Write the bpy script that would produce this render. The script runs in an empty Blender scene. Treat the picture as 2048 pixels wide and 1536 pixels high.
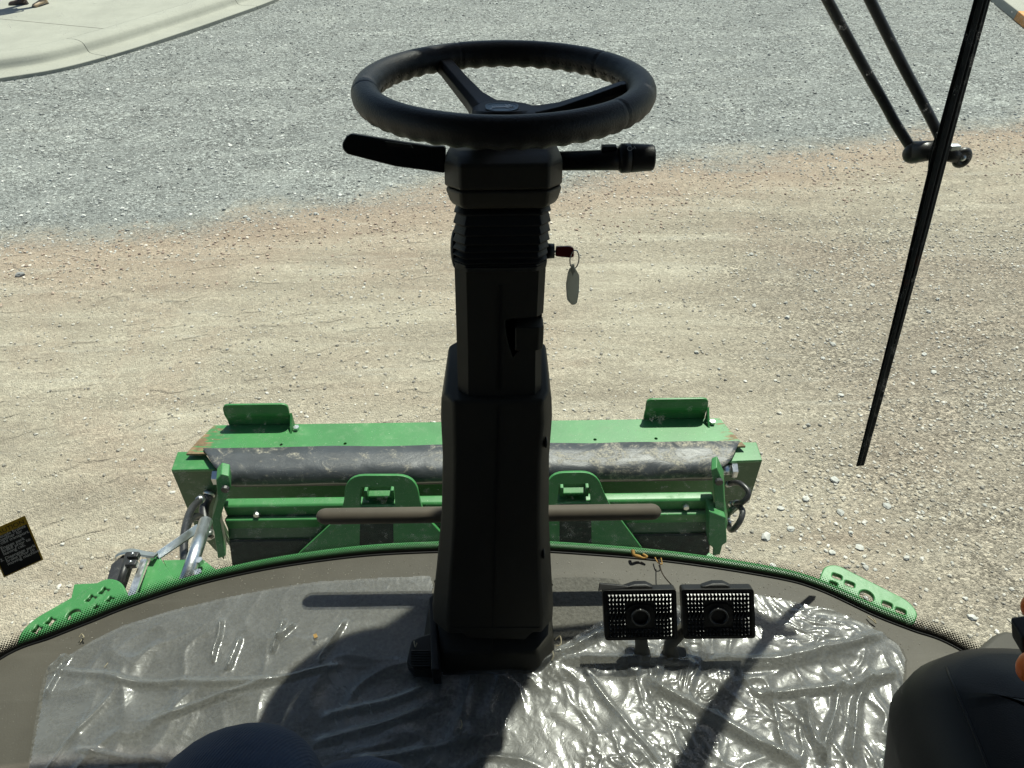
import bpy, bmesh, math, random
import numpy as np
from mathutils import Vector, Matrix, noise as mnoise
from mathutils.bvhtree import BVHTree

S = bpy.context.scene
COL = S.collection
rad = math.radians
random.seed(7)
rng = np.random.default_rng(11)

# ------------------------------------------------------------------ camera, light, exposure
F = 1450.0            # focal length in pixels of the 2048 px wide photograph
CAM_Z = 1.2           # above the cab floor (z = 0)
PITCH, ROLL = 40.0, -0.8
GROUND = -1.85
camd = bpy.data.cameras.new('camera')
cam = bpy.data.objects.new('camera', camd)
COL.objects.link(cam)
camd.sensor_width = 36.0
camd.lens = F / 2048.0 * 36.0
camd.clip_start = 0.02
camd.clip_end = 2000
RM = Matrix.Rotation(rad(90 - PITCH), 3, 'X') @ Matrix.Rotation(rad(ROLL), 3, 'Z')
cam.matrix_world = Matrix.Translation((0, 0, CAM_Z)) @ RM.to_4x4()
S.camera = cam
CAM = Vector((0, 0, CAM_Z))

SUN = Vector((0.26, 0.47, 1.0)).normalized()
elev = math.asin(SUN.z)
azim = math.atan2(SUN.x, SUN.y)
w = bpy.data.worlds.new('World')
S.world = w
w.use_nodes = True
wn = w.node_tree.nodes
sky = wn.new('ShaderNodeTexSky')
sky.sky_type = 'NISHITA'
sky.sun_disc = False
sky.sun_elevation = elev
sky.sun_rotation = azim
sky.dust_density = 1.2
w.node_tree.links.new(sky.outputs[0], wn['Background'].inputs[0])
wn['Background'].inputs[1].default_value = 0.07
sund = bpy.data.lights.new('sun', 'SUN')
sund.energy = 5.0
sund.angle = rad(0.53)
sund.color = (1.0, 0.955, 0.86)
sun = bpy.data.objects.new('sun', sund)
COL.objects.link(sun)
sun.rotation_euler = SUN.to_track_quat('Z', 'Y').to_euler()
S.view_settings.view_transform = 'Standard'
S.view_settings.look = 'None'
S.view_settings.gamma = 1.0
S.view_settings.use_curve_mapping = False
S.view_settings.exposure = 0.64
S.cycles.transparent_max_bounces = 20
S.cycles.max_bounces = 8

# ------------------------------------------------------------------ sight-line helpers (pixel of the photo + a known plane -> place)
def ray(px, py):
    return RM @ Vector(((px - 1024) / F, -(py - 768) / F, -1.0))
def PY(px, py, y):
    d = ray(px, py); return CAM + d * (y / d.y)
def PZ(px, py, z):
    d = ray(px, py); return CAM + d * ((z - CAM_Z) / d.z)
def PD(px, py, depth):
    return CAM + ray(px, py) * depth
def PP(px, py, o, n):
    d = ray(px, py); return CAM + d * ((o - CAM).dot(n) / d.dot(n))

# ------------------------------------------------------------------ node helpers
class NB:
    def __init__(s, name):
        s.m = bpy.data.materials.new(name); s.m.use_nodes = True
        s.t = s.m.node_tree; s.t.nodes.clear()
        s.out = s.t.nodes.new('ShaderNodeOutputMaterial')
    def n(s, typ, props=None, **ins):
        nd = s.t.nodes.new('ShaderNode' + typ)
        for k, v in (props or {}).items(): setattr(nd, k, v)
        for k, v in ins.items():
            key = int(k[1:]) if k[0] == 'i' and k[1:].isdigit() else k.replace('_', ' ')
            s.set(nd, key, v)
        return nd
    def set(s, nd, key, v):
        inp = nd.inputs[key]
        if isinstance(v, bpy.types.NodeSocket): s.t.links.new(v, inp)
        elif isinstance(v, bpy.types.Node): s.t.links.new(v.outputs[0], inp)
        else:
            if inp.type == 'RGBA' and len(v) == 3: v = (*v, 1)
            inp.default_value = v
    def math(s, op, a, b=None, c=None, clamp=False):
        nd = s.t.nodes.new('ShaderNodeMath'); nd.operation = op; nd.use_clamp = clamp
        s.set(nd, 0, a)
        if b is not None: s.set(nd, 1, b)
        if c is not None: s.set(nd, 2, c)
        return nd.outputs[0]
    def mix(s, f, a, b, mode='MIX'):
        nd = s.t.nodes.new('ShaderNodeMix'); nd.data_type = 'RGBA'; nd.blend_type = mode
        s.set(nd, 0, f); s.set(nd, 6, a); s.set(nd, 7, b)
        return nd.outputs[2]
    def ramp(s, f, *stops):
        nd = s.t.nodes.new('ShaderNodeValToRGB'); s.set(nd, 0, f)
        e = nd.color_ramp.elements
        while len(e) < len(stops): e.new(0.5)
        for i, (p, c) in enumerate(stops):
            if not isinstance(c, tuple): c = (c, c, c)
            e[i].position = p; e[i].color = (*c, 1)
        return nd.outputs[0]
    def sm(s, v, a, b):
        nd = s.t.nodes.new('ShaderNodeMapRange'); nd.interpolation_type = 'SMOOTHSTEP'
        s.set(nd, 0, v); nd.inputs[1].default_value = a; nd.inputs[2].default_value = b
        return nd.outputs[0]
    def coord(s, kind='Object', scale=(1, 1, 1), rot=(0, 0, 0), loc=(0, 0, 0)):
        tc = s.t.nodes.new('ShaderNodeTexCoord')
        mp = s.t.nodes.new('ShaderNodeMapping')
        s.t.links.new(tc.outputs[kind], mp.inputs[0])
        mp.inputs['Scale'].default_value = scale; mp.inputs['Rotation'].default_value = rot
        mp.inputs['Location'].default_value = loc
        return mp.outputs[0]
    def noise(s, vec, scale, detail=4, rough=.55, dist=0):
        nd = s.n('TexNoise', Vector=vec, Scale=scale, Detail=detail, Roughness=rough, Distortion=dist)
        return nd.outputs[0]
    def bump(s, h, strength=.3, dist=.01, normal=None):
        nd = s.n('Bump', Height=h, Strength=strength, Distance=dist)
        if normal is not None: s.set(nd, 'Normal', normal)
        return nd.outputs[0]
    def bsdf(s, **k):
        return s.n('BsdfPrincipled', **k)
    def fin(s, sh):
        s.t.links.new(sh.outputs[0] if isinstance(sh, bpy.types.Node) else sh, s.out.inputs[0]); return s.m

def simple(name, col, rough=.5, metal=0, var=.15, vscale=6, bscale=0, bstr=.2, dust=None, dscale=8, dlo=.5, dhi=.75, spec=.5, kind='Object'):
    b = NB(name)
    c = b.coord(kind)
    n1 = b.noise(c, vscale, 5)
    dark = tuple(x * (1 - var) for x in col); light = tuple(min(1, x * (1 + var)) for x in col)
    cc = b.ramp(n1, (.3, dark), (.7, light))
    rr = b.math('ADD', b.math('MULTIPLY', n1, .2), rough - .1)
    if dust:
        d = b.sm(b.noise(c, dscale, 8, .7, .6), dlo, dhi)
        cc = b.mix(d, cc, dust)
        rr = b.math('ADD', rr, b.math('MULTIPLY', d, .3), clamp=True)
    k = dict(Base_Color=cc, Roughness=rr, Metallic=metal)
    if bscale: k['Normal'] = b.bump(b.noise(c, bscale, 3), bstr, .002)
    p = b.bsdf(**k)
    p.inputs['Specular IOR Level'].default_value = spec
    return b.fin(p)

M = {}
M['plastic'] = simple('dark_brown_plastic', (.042, .039, .030), .55, var=.08, bscale=900, bstr=.18, dust=(.09, .082, .066), dscale=5, dlo=.6, dhi=.95, spec=.4)
M['plastic_black'] = simple('black_plastic', (.014, .014, .014), .45, var=.1, bscale=700, bstr=.15)
M['rubber'] = simple('bellows_rubber', (.012, .014, .015), .6, var=.1, bscale=300)
M['leather'] = simple('black_leather', (.012, .0125, .013), .48, var=.15, bscale=420, bstr=.35)
M['console'] = simple('dark_console_plastic', (.02, .02, .02), .55, var=.08, bscale=700, bstr=.2)
M['grip'] = None
M['pad'] = simple('black_armrest_pad', (.013, .014, .016), .6, var=.15, bscale=260, bstr=.5)
M['trim'] = simple('grey_brown_trim', (.13, .122, .10), .6, var=.1, vscale=12, bscale=600, dust=(.3, .28, .23), dscale=30, dlo=.66, dhi=.8)
M['steel'] = simple('galvanised_steel', (.62, .64, .64), .34, 1.0, var=.15, vscale=40, bscale=120)
M['dark_metal'] = simple('black_painted_metal', (.02, .02, .021), .4, var=.2, vscale=30, dust=(.25, .23, .19), dscale=60, dlo=.62, dhi=.8)
M['key_red'] = simple('dark_red_key_plastic', (.30, .018, .02), .4, var=.1)
M['tag_white'] = simple('white_tag_plastic', (.82, .82, .76), .45, var=.08, vscale=40)
def tag_mat():
    b = NB('white_tag_plastic'); d = b.bsdf(Base_Color=(.8, .8, .74), Roughness=.4); t = b.n('BsdfTranslucent', Color=(.8, .8, .74, 1))
    return b.fin(b.n('MixShader', i0=.6, i1=d, i2=t))
M['tag_white'] = tag_mat()
M['orange'] = simple('orange_plastic', (.75, .15, .025), .4, var=.1)
M['emblem_back'] = simple('emblem_blue_grey', (.13, .17, .20), .35, .5, var=.05)
M['emblem_deer'] = simple('emblem_silver', (.85, .88, .9), .4, 0, var=.03)
M['print_white'] = simple('white_print', (.75, .75, .72), .6, var=.02)
M['print_black'] = simple('black_print', (.012, .012, .012), .5, var=.02)
M['decal_yellow'] = simple('yellow_print', (.62, .40, .04), .5, var=.05)
M['bone'] = simple('dry_husk', (.62, .36, .10), .6, var=.3, vscale=90)
M['straw'] = simple('dry_straw', (.55, .48, .33), .7, var=.3, vscale=60)
M['twig'] = simple('dark_twig', (.05, .035, .02), .7, var=.3, vscale=60)

def green_mat(name, col, rust=0.0, scr=.5, rough=.44):
    b = NB(name)
    c = b.coord()
    n1 = b.noise(c, 7, 6)
    cc = b.ramp(n1, (.25, tuple(x * .82 for x in col)), (.75, tuple(x * 1.15 for x in col)))
    dust = b.sm(b.noise(c, 26, 9, .75), .5, .85)
    cc = b.mix(b.math('MULTIPLY', dust, .32), cc, (.30, .33, .24))
    speck = b.sm(b.noise(c, 240, 2, .5), .70, .76)
    cc = b.mix(b.math('MULTIPLY', speck, .5), cc, (.55, .55, .45))
    sc = b.coord(scale=(6, 60, 60))
    st = b.sm(b.noise(sc, 3, 3, .6, 1.5), .66, .72)
    cc = b.mix(b.math('MULTIPLY', st, scr * .35), cc, (.4, .45, .35))
    rg = b.math('ADD', b.math('MULTIPLY', dust, .35), rough)
    if rust > 0:
        # bare rusty metal worn in from both ends of the plate
        tc = b.t.nodes.new('ShaderNodeTexCoord')
        sx = b.n('SeparateXYZ', i0=tc.outputs['Object'])
        ax = b.math('ABSOLUTE', sx.outputs[0])
        nz = b.noise(b.coord(scale=(2.2, 12, 12)), 6, 6, .65)
        f = b.math('ADD', b.math('SUBTRACT', ax, .845), b.math('MULTIPLY', b.math('SUBTRACT', nz, .5), .45))
        f = b.sm(f, -.005, .025)
        rc = b.ramp(b.noise(c, 60, 6), (.3, (.10, .04, .022)), (.7, (.27, .15, .085)))
        cc = b.mix(b.math('MULTIPLY', f, rust), cc, rc)
        rg = b.math('ADD', rg, b.math('MULTIPLY', f, .3))
    p = b.bsdf(Base_Color=cc, Roughness=rg, Normal=b.bump(b.noise(c, 60, 6, .7), .12, .002))
    return b.fin(p)
M['green'] = green_mat('green_paint', (.034, .17, .046))
M['green_rust'] = green_mat('green_paint_worn', (.040, .18, .052), rust=.85)

def flap_mat():
    b = NB('dusty_black_rubber_flap')
    c = b.coord()
    n1 = b.noise(c, 9, 7, .6)
    cc = b.ramp(n1, (.3, (.032, .036, .040)), (.75, (.065, .071, .077)))
    tc = b.t.nodes.new('ShaderNodeTexCoord')
    sx = b.n('SeparateXYZ', i0=tc.outputs['Object'])
    right = b.sm(sx.outputs[0], .0, .85)
    sm = b.noise(b.coord(scale=(1, 1.6, 1.6)), 11, 9, .72, 1.2)
    th = b.math('SUBTRACT', sm, b.math('ADD', .515, b.math('MULTIPLY', right, -.09)))
    dust = b.sm(th, 0, .16)
    fine = b.sm(b.noise(c, 160, 4, .7), .35, .62)
    cc = b.mix(b.math('MULTIPLY', b.math('MULTIPLY', dust, fine), .62), cc, (.42, .38, .29))
    p = b.bsdf(Base_Color=cc, Roughness=b.math('ADD', .42, b.math('MULTIPLY', dust, .3)), Normal=b.bump(sm, .25, .01))
    return b.fin(p)
M['flap'] = flap_mat()

def hatch_mat(name, col):
    b = NB(name)
    c = b.coord()
    w1 = b.n('TexWave', {'bands_direction': 'DIAGONAL'}, Vector=c, Scale=120.0)
    w2 = b.n('TexWave', {'bands_direction': 'X'}, Vector=c, Scale=170.0)
    h = b.math('MULTIPLY', w1.outputs[1], w2.outputs[1])
    n = b.noise(c, 14, 5)
    cc = b.ramp(n, (.3, tuple(x * .85 for x in col)), (.7, tuple(x * 1.15 for x in col)))
    sc = b.sm(b.noise(b.coord(scale=(1, 2, 2)), 45, 6, .7, 1.5), .66, .7)
    cc = b.mix(b.math('MULTIPLY', sc, .6), cc, (.5, .47, .4))
    return b.fin(b.bsdf(Base_Color=cc, Roughness=.62, Normal=b.bump(h, .4, .0006)))
M['grip'] = hatch_mat('knurled_brown_grip', (.17, .145, .11))

# ------------------------------------------------------------------ object helpers
def link(o): COL.objects.link(o); return o
def tag(o, label=None, cat=None, group=None, kind=None):
    if label: o['label'] = label
    if cat: o['category'] = cat
    if group: o['group'] = group
    if kind: o['kind'] = kind
    return o
def thing(name, label, cat, loc=(0, 0, 0), group=None):
    o = link(bpy.data.objects.new(name, None)); o.location = loc
    o.empty_display_size = .05
    return tag(o, label, cat, group)
def wl(o):      # world location along the parent chain (nothing here is rotated)
    v = Vector((0, 0, 0))
    while o: v += o.location; o = o.parent
    return v
def mesh(name, vs, fs, mat, parent=None, smooth=False, bevel=0, kind=None, sub=0, seg=2, angle=35):
    """vertices are given in world space; a child's mesh is stored relative to its own origin"""
    me = bpy.data.meshes.new(name)
    org = wl(parent) if parent else Vector((0, 0, 0))
    me.from_pydata([tuple(Vector(v) - org) for v in vs], [], [tuple(f) for f in fs])
    me.validate()
    bm = bmesh.new(); bm.from_mesh(me)
    bmesh.ops.recalc_face_normals(bm, faces=bm.faces); bm.to_mesh(me); bm.free()
    return meshobj(name, me, mat, parent, smooth, bevel, kind, sub, seg, angle)
def meshobj(name, me, mat, parent=None, smooth=False, bevel=0, kind=None, sub=0, seg=2, angle=35):
    if mat: me.materials.append(mat)
    o = link(bpy.data.objects.new(name, me))
    if parent: o.parent = parent
    if smooth:
        me.polygons.foreach_set('use_smooth', [True] * len(me.polygons))
    if bevel:
        md = o.modifiers.new('bevel', 'BEVEL'); md.width = bevel; md.segments = seg
        md.limit_method = 'ANGLE'; md.angle_limit = rad(angle); md.harden_normals = False
        me.polygons.foreach_set('use_smooth', [True] * len(me.polygons))
        wn_ = o.modifiers.new('wn', 'WEIGHTED_NORMAL'); wn_.keep_sharp = False
    if sub:
        md = o.modifiers.new('sub', 'SUBSURF'); md.levels = sub; md.render_levels = sub
    if kind: o['kind'] = kind
    return o
class G:
    """collects shapes for one mesh"""
    def __init__(s): s.v = []; s.f = []
    def add(s, vs, fs):
        k = len(s.v); s.v += [Vector(v) for v in vs]; s.f += [tuple(i + k for i in f) for f in fs]; return s
    def box(s, c, h, R=None):
        R = R or Matrix.Identity(3); c = Vector(c)
        vs = [c + R @ Vector((x * h[0], y * h[1], z * h[2])) for x in (-1, 1) for y in (-1, 1) for z in (-1, 1)]
        return s.add(vs, [(0, 1, 3, 2), (4, 6, 7, 5), (0, 4, 5, 1), (2, 3, 7, 6), (0, 2, 6, 4), (1, 5, 7, 3)])
    def loft(s, rings, cap=True, closed=True):
        n = len(rings[0]); vs = [p for r in rings for p in r]; fs = []
        for i in range(len(rings) - 1):
            for j in range(n if closed else n - 1):
                k = (j + 1) % n
                fs.append((i * n + j, i * n + k, (i + 1) * n + k, (i + 1) * n + j))
        if cap: fs.append(tuple(range(n))[::-1]); fs.append(tuple((len(rings) - 1) * n + j for j in range(n)))
        return s.add(vs, fs)
    def tube(s, pts, r, n=10, cap=True, flat=1.0, up=None):
        pts = [Vector(p) for p in pts]; rings = []
        prev = None
        for i, p in enumerate(pts):
            t = (pts[min(i + 1, len(pts) - 1)] - pts[max(i - 1, 0)]).normalized()
            if prev is None:
                a = up or (Vector((0, 0, 1)) if abs(t.z) < .9 else Vector((1, 0, 0)))
            else: a = prev
            u = (a - t * a.dot(t)).normalized(); prev = u; v_ = t.cross(u)
            rr = r[i] if isinstance(r, (list, tuple)) else r
            rings.append([p + u * (math.cos(2 * math.pi * j / n) * rr * flat) + v_ * (math.sin(2 * math.pi * j / n) * rr) for j in range(n)])
        return s.loft(rings, cap)
    def prism(s, pts, d):
        n = len(pts); pts = [Vector(p) for p in pts]; d = Vector(d)
        return s.loft([pts, [p + d for p in pts]])
    def ball(s, c, r, n=10, m=8, R=None):
        c = Vector(c); R = R or Matrix.Identity(3)
        if not isinstance(r, (tuple, list)): r = (r, r, r)
        rings = []
        for i in range(m + 1):
            a = math.pi * (i + .02) / (m + .04)
            rings.append([c + R @ Vector((r[0] * math.sin(a) * math.cos(2 * math.pi * j / n), r[1] * math.sin(a) * math.sin(2 * math.pi * j / n), r[2] * math.cos(a))) for j in range(n)])
        return s.loft(rings)
    def build(s, name, mat, parent=None, **k): return mesh(name, s.v, s.f, mat, parent, **k)

def frame(n, up=Vector((0, 0, 1))):
    n = n.normalized(); u = up.cross(n).normalized(); return u, n.cross(u).normalized(), n
def curve_mesh(name, loops, origin, U, V, thick, mat, parent, bevel=0, res=1, **k):
    """a flat plate with holes: 2D outline loops in world space on plane (origin,U,V), thickness centred"""
    cu = bpy.data.curves.new(name, 'CURVE'); cu.dimensions = '2D'; cu.fill_mode = 'BOTH'
    cu.extrude = thick / 2; cu.bevel_depth = bevel; cu.bevel_resolution = res
    for lp in loops:
        sp = cu.splines.new('POLY'); sp.points.add(len(lp) - 1)
        for i, p in enumerate(lp):
            q = Vector(p) - origin; sp.points[i].co = (q.dot(U), q.dot(V), 0, 1)
        sp.use_cyclic_u = True
    tmp = bpy.data.objects.new('tmp', cu); COL.objects.link(tmp)
    dg = bpy.context.evaluated_depsgraph_get(); dg.update()
    me = bpy.data.meshes.new_from_object(tmp.evaluated_get(dg), depsgraph=dg)
    bpy.data.objects.remove(tmp); bpy.data.curves.remove(cu)
    N = U.cross(V)
    R = Matrix((U, V, N)).transposed().to_4x4()
    org = wl(parent) if parent else Vector((0, 0, 0))
    me.transform(Matrix.Translation(origin - org) @ R)
    me.name = name
    bm = bmesh.new(); bm.from_mesh(me); bmesh.ops.remove_doubles(bm, verts=bm.verts, dist=1e-5); bm.to_mesh(me); bm.free()
    me.materials.clear()
    return meshobj(name, me, mat, parent, **k)
def text_mesh(name, body, origin, U, V, size, mat, parent, lift=.0004, align='LEFT', space=1.0):
    cu = bpy.data.curves.new(name, 'FONT'); cu.body = body; cu.size = size; cu.align_x = align
    cu.space_line = space; cu.extrude = 0.00005
    tmp = bpy.data.objects.new('tmp', cu); COL.objects.link(tmp)
    dg = bpy.context.evaluated_depsgraph_get(); dg.update()
    me = bpy.data.meshes.new_from_object(tmp.evaluated_get(dg), depsgraph=dg)
    bpy.data.objects.remove(tmp); bpy.data.curves.remove(cu)
    N = U.cross(V)
    R = Matrix((U, V, N)).transposed().to_4x4()
    org = wl(parent) if parent else Vector((0, 0, 0))
    me.transform(Matrix.Translation(origin + N * lift - org) @ R)
    me.name = name; me.materials.clear()
    return meshobj(name, me, mat, parent)
def smooth_path(pts, per=8, closed=False):
    pts = [Vector(p) for p in pts]; out = []; n = len(pts)
    rngi = range(n if closed else n - 1)
    for i in rngi:
        g = (lambda k: pts[k % n]) if closed else (lambda k: pts[max(0, min(n - 1, k))])
        p0, p1, p2, p3 = g(i - 1), g(i), g(i + 1), g(i + 2)
        for j in range(per):
            t = j / per
            out.append(.5 * ((2 * p1) + (p2 - p0) * t + (2 * p0 - 5 * p1 + 4 * p2 - p3) * t * t + (3 * p1 - p0 - 3 * p2 + p3) * t ** 3))
    if not closed: out.append(pts[-1])
    return out
def rounded(pts, r, k=4):
    """round the corners of a 3D polygon"""
    pts = [Vector(p) for p in pts]; out = []; n = len(pts)
    for i in range(n):
        p, a, b = pts[i], pts[i - 1], pts[(i + 1) % n]
        rr = r[i] if isinstance(r, (list, tuple)) else r
        da, db = (a - p), (b - p)
        q = min(rr, da.length * .48, db.length * .48)
        A = p + da.normalized() * q; B = p + db.normalized() * q
        for j in range(k + 1):
            t = j / k; out.append((A * (1 - t) + p * t) * (1 - t) + (p * (1 - t) + B * t) * t)
    return out

# numpy value noise for real relief
def vnoise(x, y, seed=0):
    xi = np.floor(x).astype(np.int64); yi = np.floor(y).astype(np.int64); fx = x - xi; fy = y - yi
    def h(a, b):
        n = (a * 374761393 + b * 668265263 + seed * 1442695041) & 0xffffffff
        n = ((n ^ (n >> 13)) * 1274126177) & 0xffffffff
        return ((n ^ (n >> 16)) & 0xffff) / 65535.0
    ux = fx * fx * (3 - 2 * fx); uy = fy * fy * (3 - 2 * fy)
    return (h(xi, yi) * (1 - ux) + h(xi + 1, yi) * ux) * (1 - uy) + (h(xi, yi + 1) * (1 - ux) + h(xi + 1, yi + 1) * ux) * uy
def fbm(x, y, o=4, seed=0):
    a = 0; w_ = 1; t = 0
    for i in range(o):
        a = a + w_ * vnoise(x * 2 ** i, y * 2 ** i, seed + i); t += w_; w_ *= .5
    return a / t
def np_mesh(name, V, Fc, mat, smooth=True):
    me = bpy.data.meshes.new(name); k = Fc.shape[1]
    me.vertices.add(len(V)); me.vertices.foreach_set('co', V.astype(np.float32).ravel())
    me.loops.add(Fc.size); me.loops.foreach_set('vertex_index', Fc.astype(np.int32).ravel())
    me.polygons.add(len(Fc)); me.polygons.foreach_set('loop_start', np.arange(0, Fc.size, k, dtype=np.int32))
    me.polygons.foreach_set('use_smooth', np.full(len(Fc), smooth))
    me.update(calc_edges=True)
    me.materials.append(mat)
    return me

# ================================================================== THE GROUND
def ghei(x, y):
    """relief of the yard, metres above GROUND"""
    base = (fbm(x * .35, y * .35, 3, 5) - .5) * .05
    along = x * .97 + y * .24; across = -x * .24 + y * .97
    rut = (fbm(along * .25, across * 1.6, 3, 9) - .5) * .035
    fine = (fbm(x * 6, y * 6, 3, 21) - .5) * .010
    near = np.exp(-((x / 14) ** 2 + ((y - 6) / 14) ** 2))
    return (base + rut + fine) * near

def ground_mat():
    b = NB('dirt_and_gravel')
    tc = b.t.nodes.new('ShaderNodeTexCoord')
    P = tc.outputs['Object']
    sx = b.n('SeparateXYZ', i0=P); X, Y = sx.outputs[0], sx.outputs[1]
    warp = b.math('MULTIPLY', b.math('SUBTRACT', b.noise(P, .9, 6, .6), .5), 1.5)
    warp2 = b.math('MULTIPLY', b.math('SUBTRACT', b.noise(P, 9, 5, .7), .5), .5)
    d = b.math('SUBTRACT', Y, b.math('ADD', b.math('MULTIPLY', X, .25), 6.55))
    # the strip kicks upward to the right past x = 1.2
    d = b.math('ADD', d, b.math('MULTIPLY', b.math('MAXIMUM', b.math('SUBTRACT', X, 1.0), 0), -.02))
    d = b.math('ADD', b.math('ADD', d, warp), warp2)
    grav = b.sm(b.math('ADD', d, b.math('MULTIPLY', b.math('SUBTRACT', b.noise(P, 30, 4, .8), .5), 1.0)), -.35, .55)
    st = b.coord(rot=(0, 0, rad(-14)), scale=(.35, 1.9, 1))
    streak = b.noise(st, 1.6, 8, .68, .6)
    st2 = b.coord(rot=(0, 0, rad(-20)), scale=(.6, 7, 1))
    streak2 = b.noise(st2, 1.2, 7, .7, .4)
    # dirt
    dirt = b.ramp(streak, (.30, (.265, .230, .178)), (.5, (.365, .325, .252)), (.72, (.49, .450, .355)))
    red = b.math('MULTIPLY', b.sm(b.noise(P, .55, 6, .65, .5), .46, .66), .75)
    redband = b.math('MULTIPLY', b.sm(d, -1.3, -.25), b.math('SUBTRACT', 1, b.sm(d, -.1, .3)))
    redall = b.math('MAXIMUM', b.math('MULTIPLY', redband, .55), b.math('MULTIPLY', red, .45))
    dirt = b.mix(redall, dirt, (.345, .25, .185))
    rightz = b.math('MULTIPLY', b.sm(X, .9, 2.6), b.math('SUBTRACT', 1, b.sm(Y, 4.6, 7)))
    dirt = b.mix(b.math('MULTIPLY', rightz, .6), dirt, (.235, .205, .165))
    # gravel strip
    gv = b.ramp(b.math('ADD', b.math('MULTIPLY', streak, .45), b.math('MULTIPLY', b.noise(P, 1.1, 7, .7), .55)), (.28, (.18, .19, .182)), (.52, (.265, .277, .262)), (.75, (.39, .405, .375)))
    col = b.mix(grav, dirt, gv)
    # individual grains
    v1 = b.n('TexVoronoi', Vector=P, Scale=62.0, Randomness=1.0)
    v2 = b.n('TexVoronoi', Vector=P, Scale=130.0, Randomness=1.0)
    v3 = b.n('TexVoronoi', Vector=P, Scale=30.0, Randomness=1.0)
    g1 = b.n('SeparateColor', i0=v1.outputs['Color']).outputs[0]
    g2 = b.n('SeparateColor', i0=v2.outputs['Color']).outputs[0]
    g3 = b.n('SeparateColor', i0=v3.outputs['Color']).outputs[0]
    far_ = b.sm(Y, 4.0, 9.0)
    k = b.math('ADD', .35, b.math('MULTIPLY', b.math('POWER', g1, 1.6), .85))
    k = b.math('ADD', k, b.math('MULTIPLY', g2, .60))
    k = b.math('MULTIPLY', k, b.math('ADD', 1.0, b.math('MULTIPLY', b.math('MULTIPLY', b.math('SUBTRACT', b.math('POWER', g3, 2.0), .33), .75), far_)))
    # fewer loose grains on the packed dirt than on the gravel
    amt = b.math('ADD', .42, b.math('MULTIPLY', b.math('MAXIMUM', grav, rightz), .7))
    patch = b.sm(b.noise(P, 2.3, 6, .7), .38, .62)
    amt = b.math('MULTIPLY', amt, b.math('ADD', .6, b.math('MULTIPLY', patch, .5)))
    kk = b.math('ADD', 1, b.math('MULTIPLY', b.math('SUBTRACT', k, .98), amt))
    comb = b.n('CombineXYZ', i0=kk, i1=kk, i2=kk)
    col = b.mix(1.0, col, comb.outputs[0], 'MULTIPLY')
    pale = b.math('MULTIPLY', b.sm(streak2, .54, .74), b.math('SUBTRACT', .46, b.math('MULTIPLY', grav, .28)))
    col = b.mix(pale, col, (.50, .475, .40))
    # relief
    h = b.math('MULTIPLY', b.math('SUBTRACT', 1, v1.outputs['Distance']), .5)
    h = b.math('ADD', h, b.math('MULTIPLY', g1, .5))
    h2 = b.math('ADD', b.math('SUBTRACT', 1, v2.outputs['Distance']), g2)
    h = b.math('ADD', b.math('MULTIPLY', h, amt), b.math('MULTIPLY', h2, .35))
    h = b.math('ADD', h, b.math('MULTIPLY', b.noise(P, 14, 7, .7), .9))
    # tyre lug prints pressed into the damp dirt on the left
    wq = b.n('TexNoise', Vector=P, Scale=1.4, Detail=3.0)
    wq2 = b.n('TexNoise', Vector=P, Scale=7.0, Detail=3.0)
    off3 = b.n('VectorMath', {'operation': 'SCALE'}, i0=wq.outputs['Color']); off3.inputs['Scale'].default_value = .55
    off4 = b.n('VectorMath', {'operation': 'SCALE'}, i0=wq2.outputs['Color']); off4.inputs['Scale'].default_value = .07
    pw = b.n('VectorMath', {'operation': 'ADD'}, i0=P, i1=off3.outputs[0])
    pw = b.n('VectorMath', {'operation': 'ADD'}, i0=pw.outputs[0], i1=off4.outputs[0])
    mp_ = b.n('Mapping', Vector=pw.outputs[0]); mp_.inputs['Rotation'].default_value = (0, 0, rad(-13))
    q_ = b.n('SeparateXYZ', i0=mp_.outputs[0])
    vv_ = b.math('DIVIDE', q_.outputs[1], .19)
    row_ = b.math('FLOOR', vv_)
    uu_ = b.math('ADD', b.math('DIVIDE', q_.outputs[0], .55), b.math('MULTIPLY', row_, .37))
    cu_ = b.math('SUBTRACT', b.math('FRACT', uu_), .5); cv_ = b.math('SUBTRACT', b.math('FRACT', vv_), .5)
    cid = b.n('CombineXYZ', i0=row_, i1=b.math('FLOOR', uu_), i2=0.0)
    wn_ = b.n('TexWhiteNoise', {'noise_dimensions': '2D'}, Vector=cid.outputs[0])
    pres = b.math('GREATER_THAN', wn_.outputs[0], .38)
    cvb = b.math('ADD', cv_, b.math('MULTIPLY', b.math('SUBTRACT', wn_.outputs[0], .6), .5))
    lug = b.math('MULTIPLY', b.math('SUBTRACT', 1, b.sm(b.math('ABSOLUTE', cvb), .02, .13)), b.math('SUBTRACT', 1, b.sm(b.math('ABSOLUTE', cu_), .16, .34)))
    lug = b.math('MULTIPLY', lug, pres)
    lm = b.math('MULTIPLY', b.sm(b.noise(P, .8, 3), .38, .55), b.math('SUBTRACT', 1, grav))
    lm = b.math('MULTIPLY', lm, b.math('SUBTRACT', 1, b.sm(X, -.6, 1.0)))
    lug = b.math('MULTIPLY', lug, lm)
    n1 = b.bump(h, .95, .020)
    n2 = b.bump(lug, .6, .020, n1)
    p = b.bsdf(Base_Color=col, Roughness=.92, Normal=n2)
    p.inputs['Specular IOR Level'].default_value = .25
    return b.fin(p)
M['ground'] = ground_mat()

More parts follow.
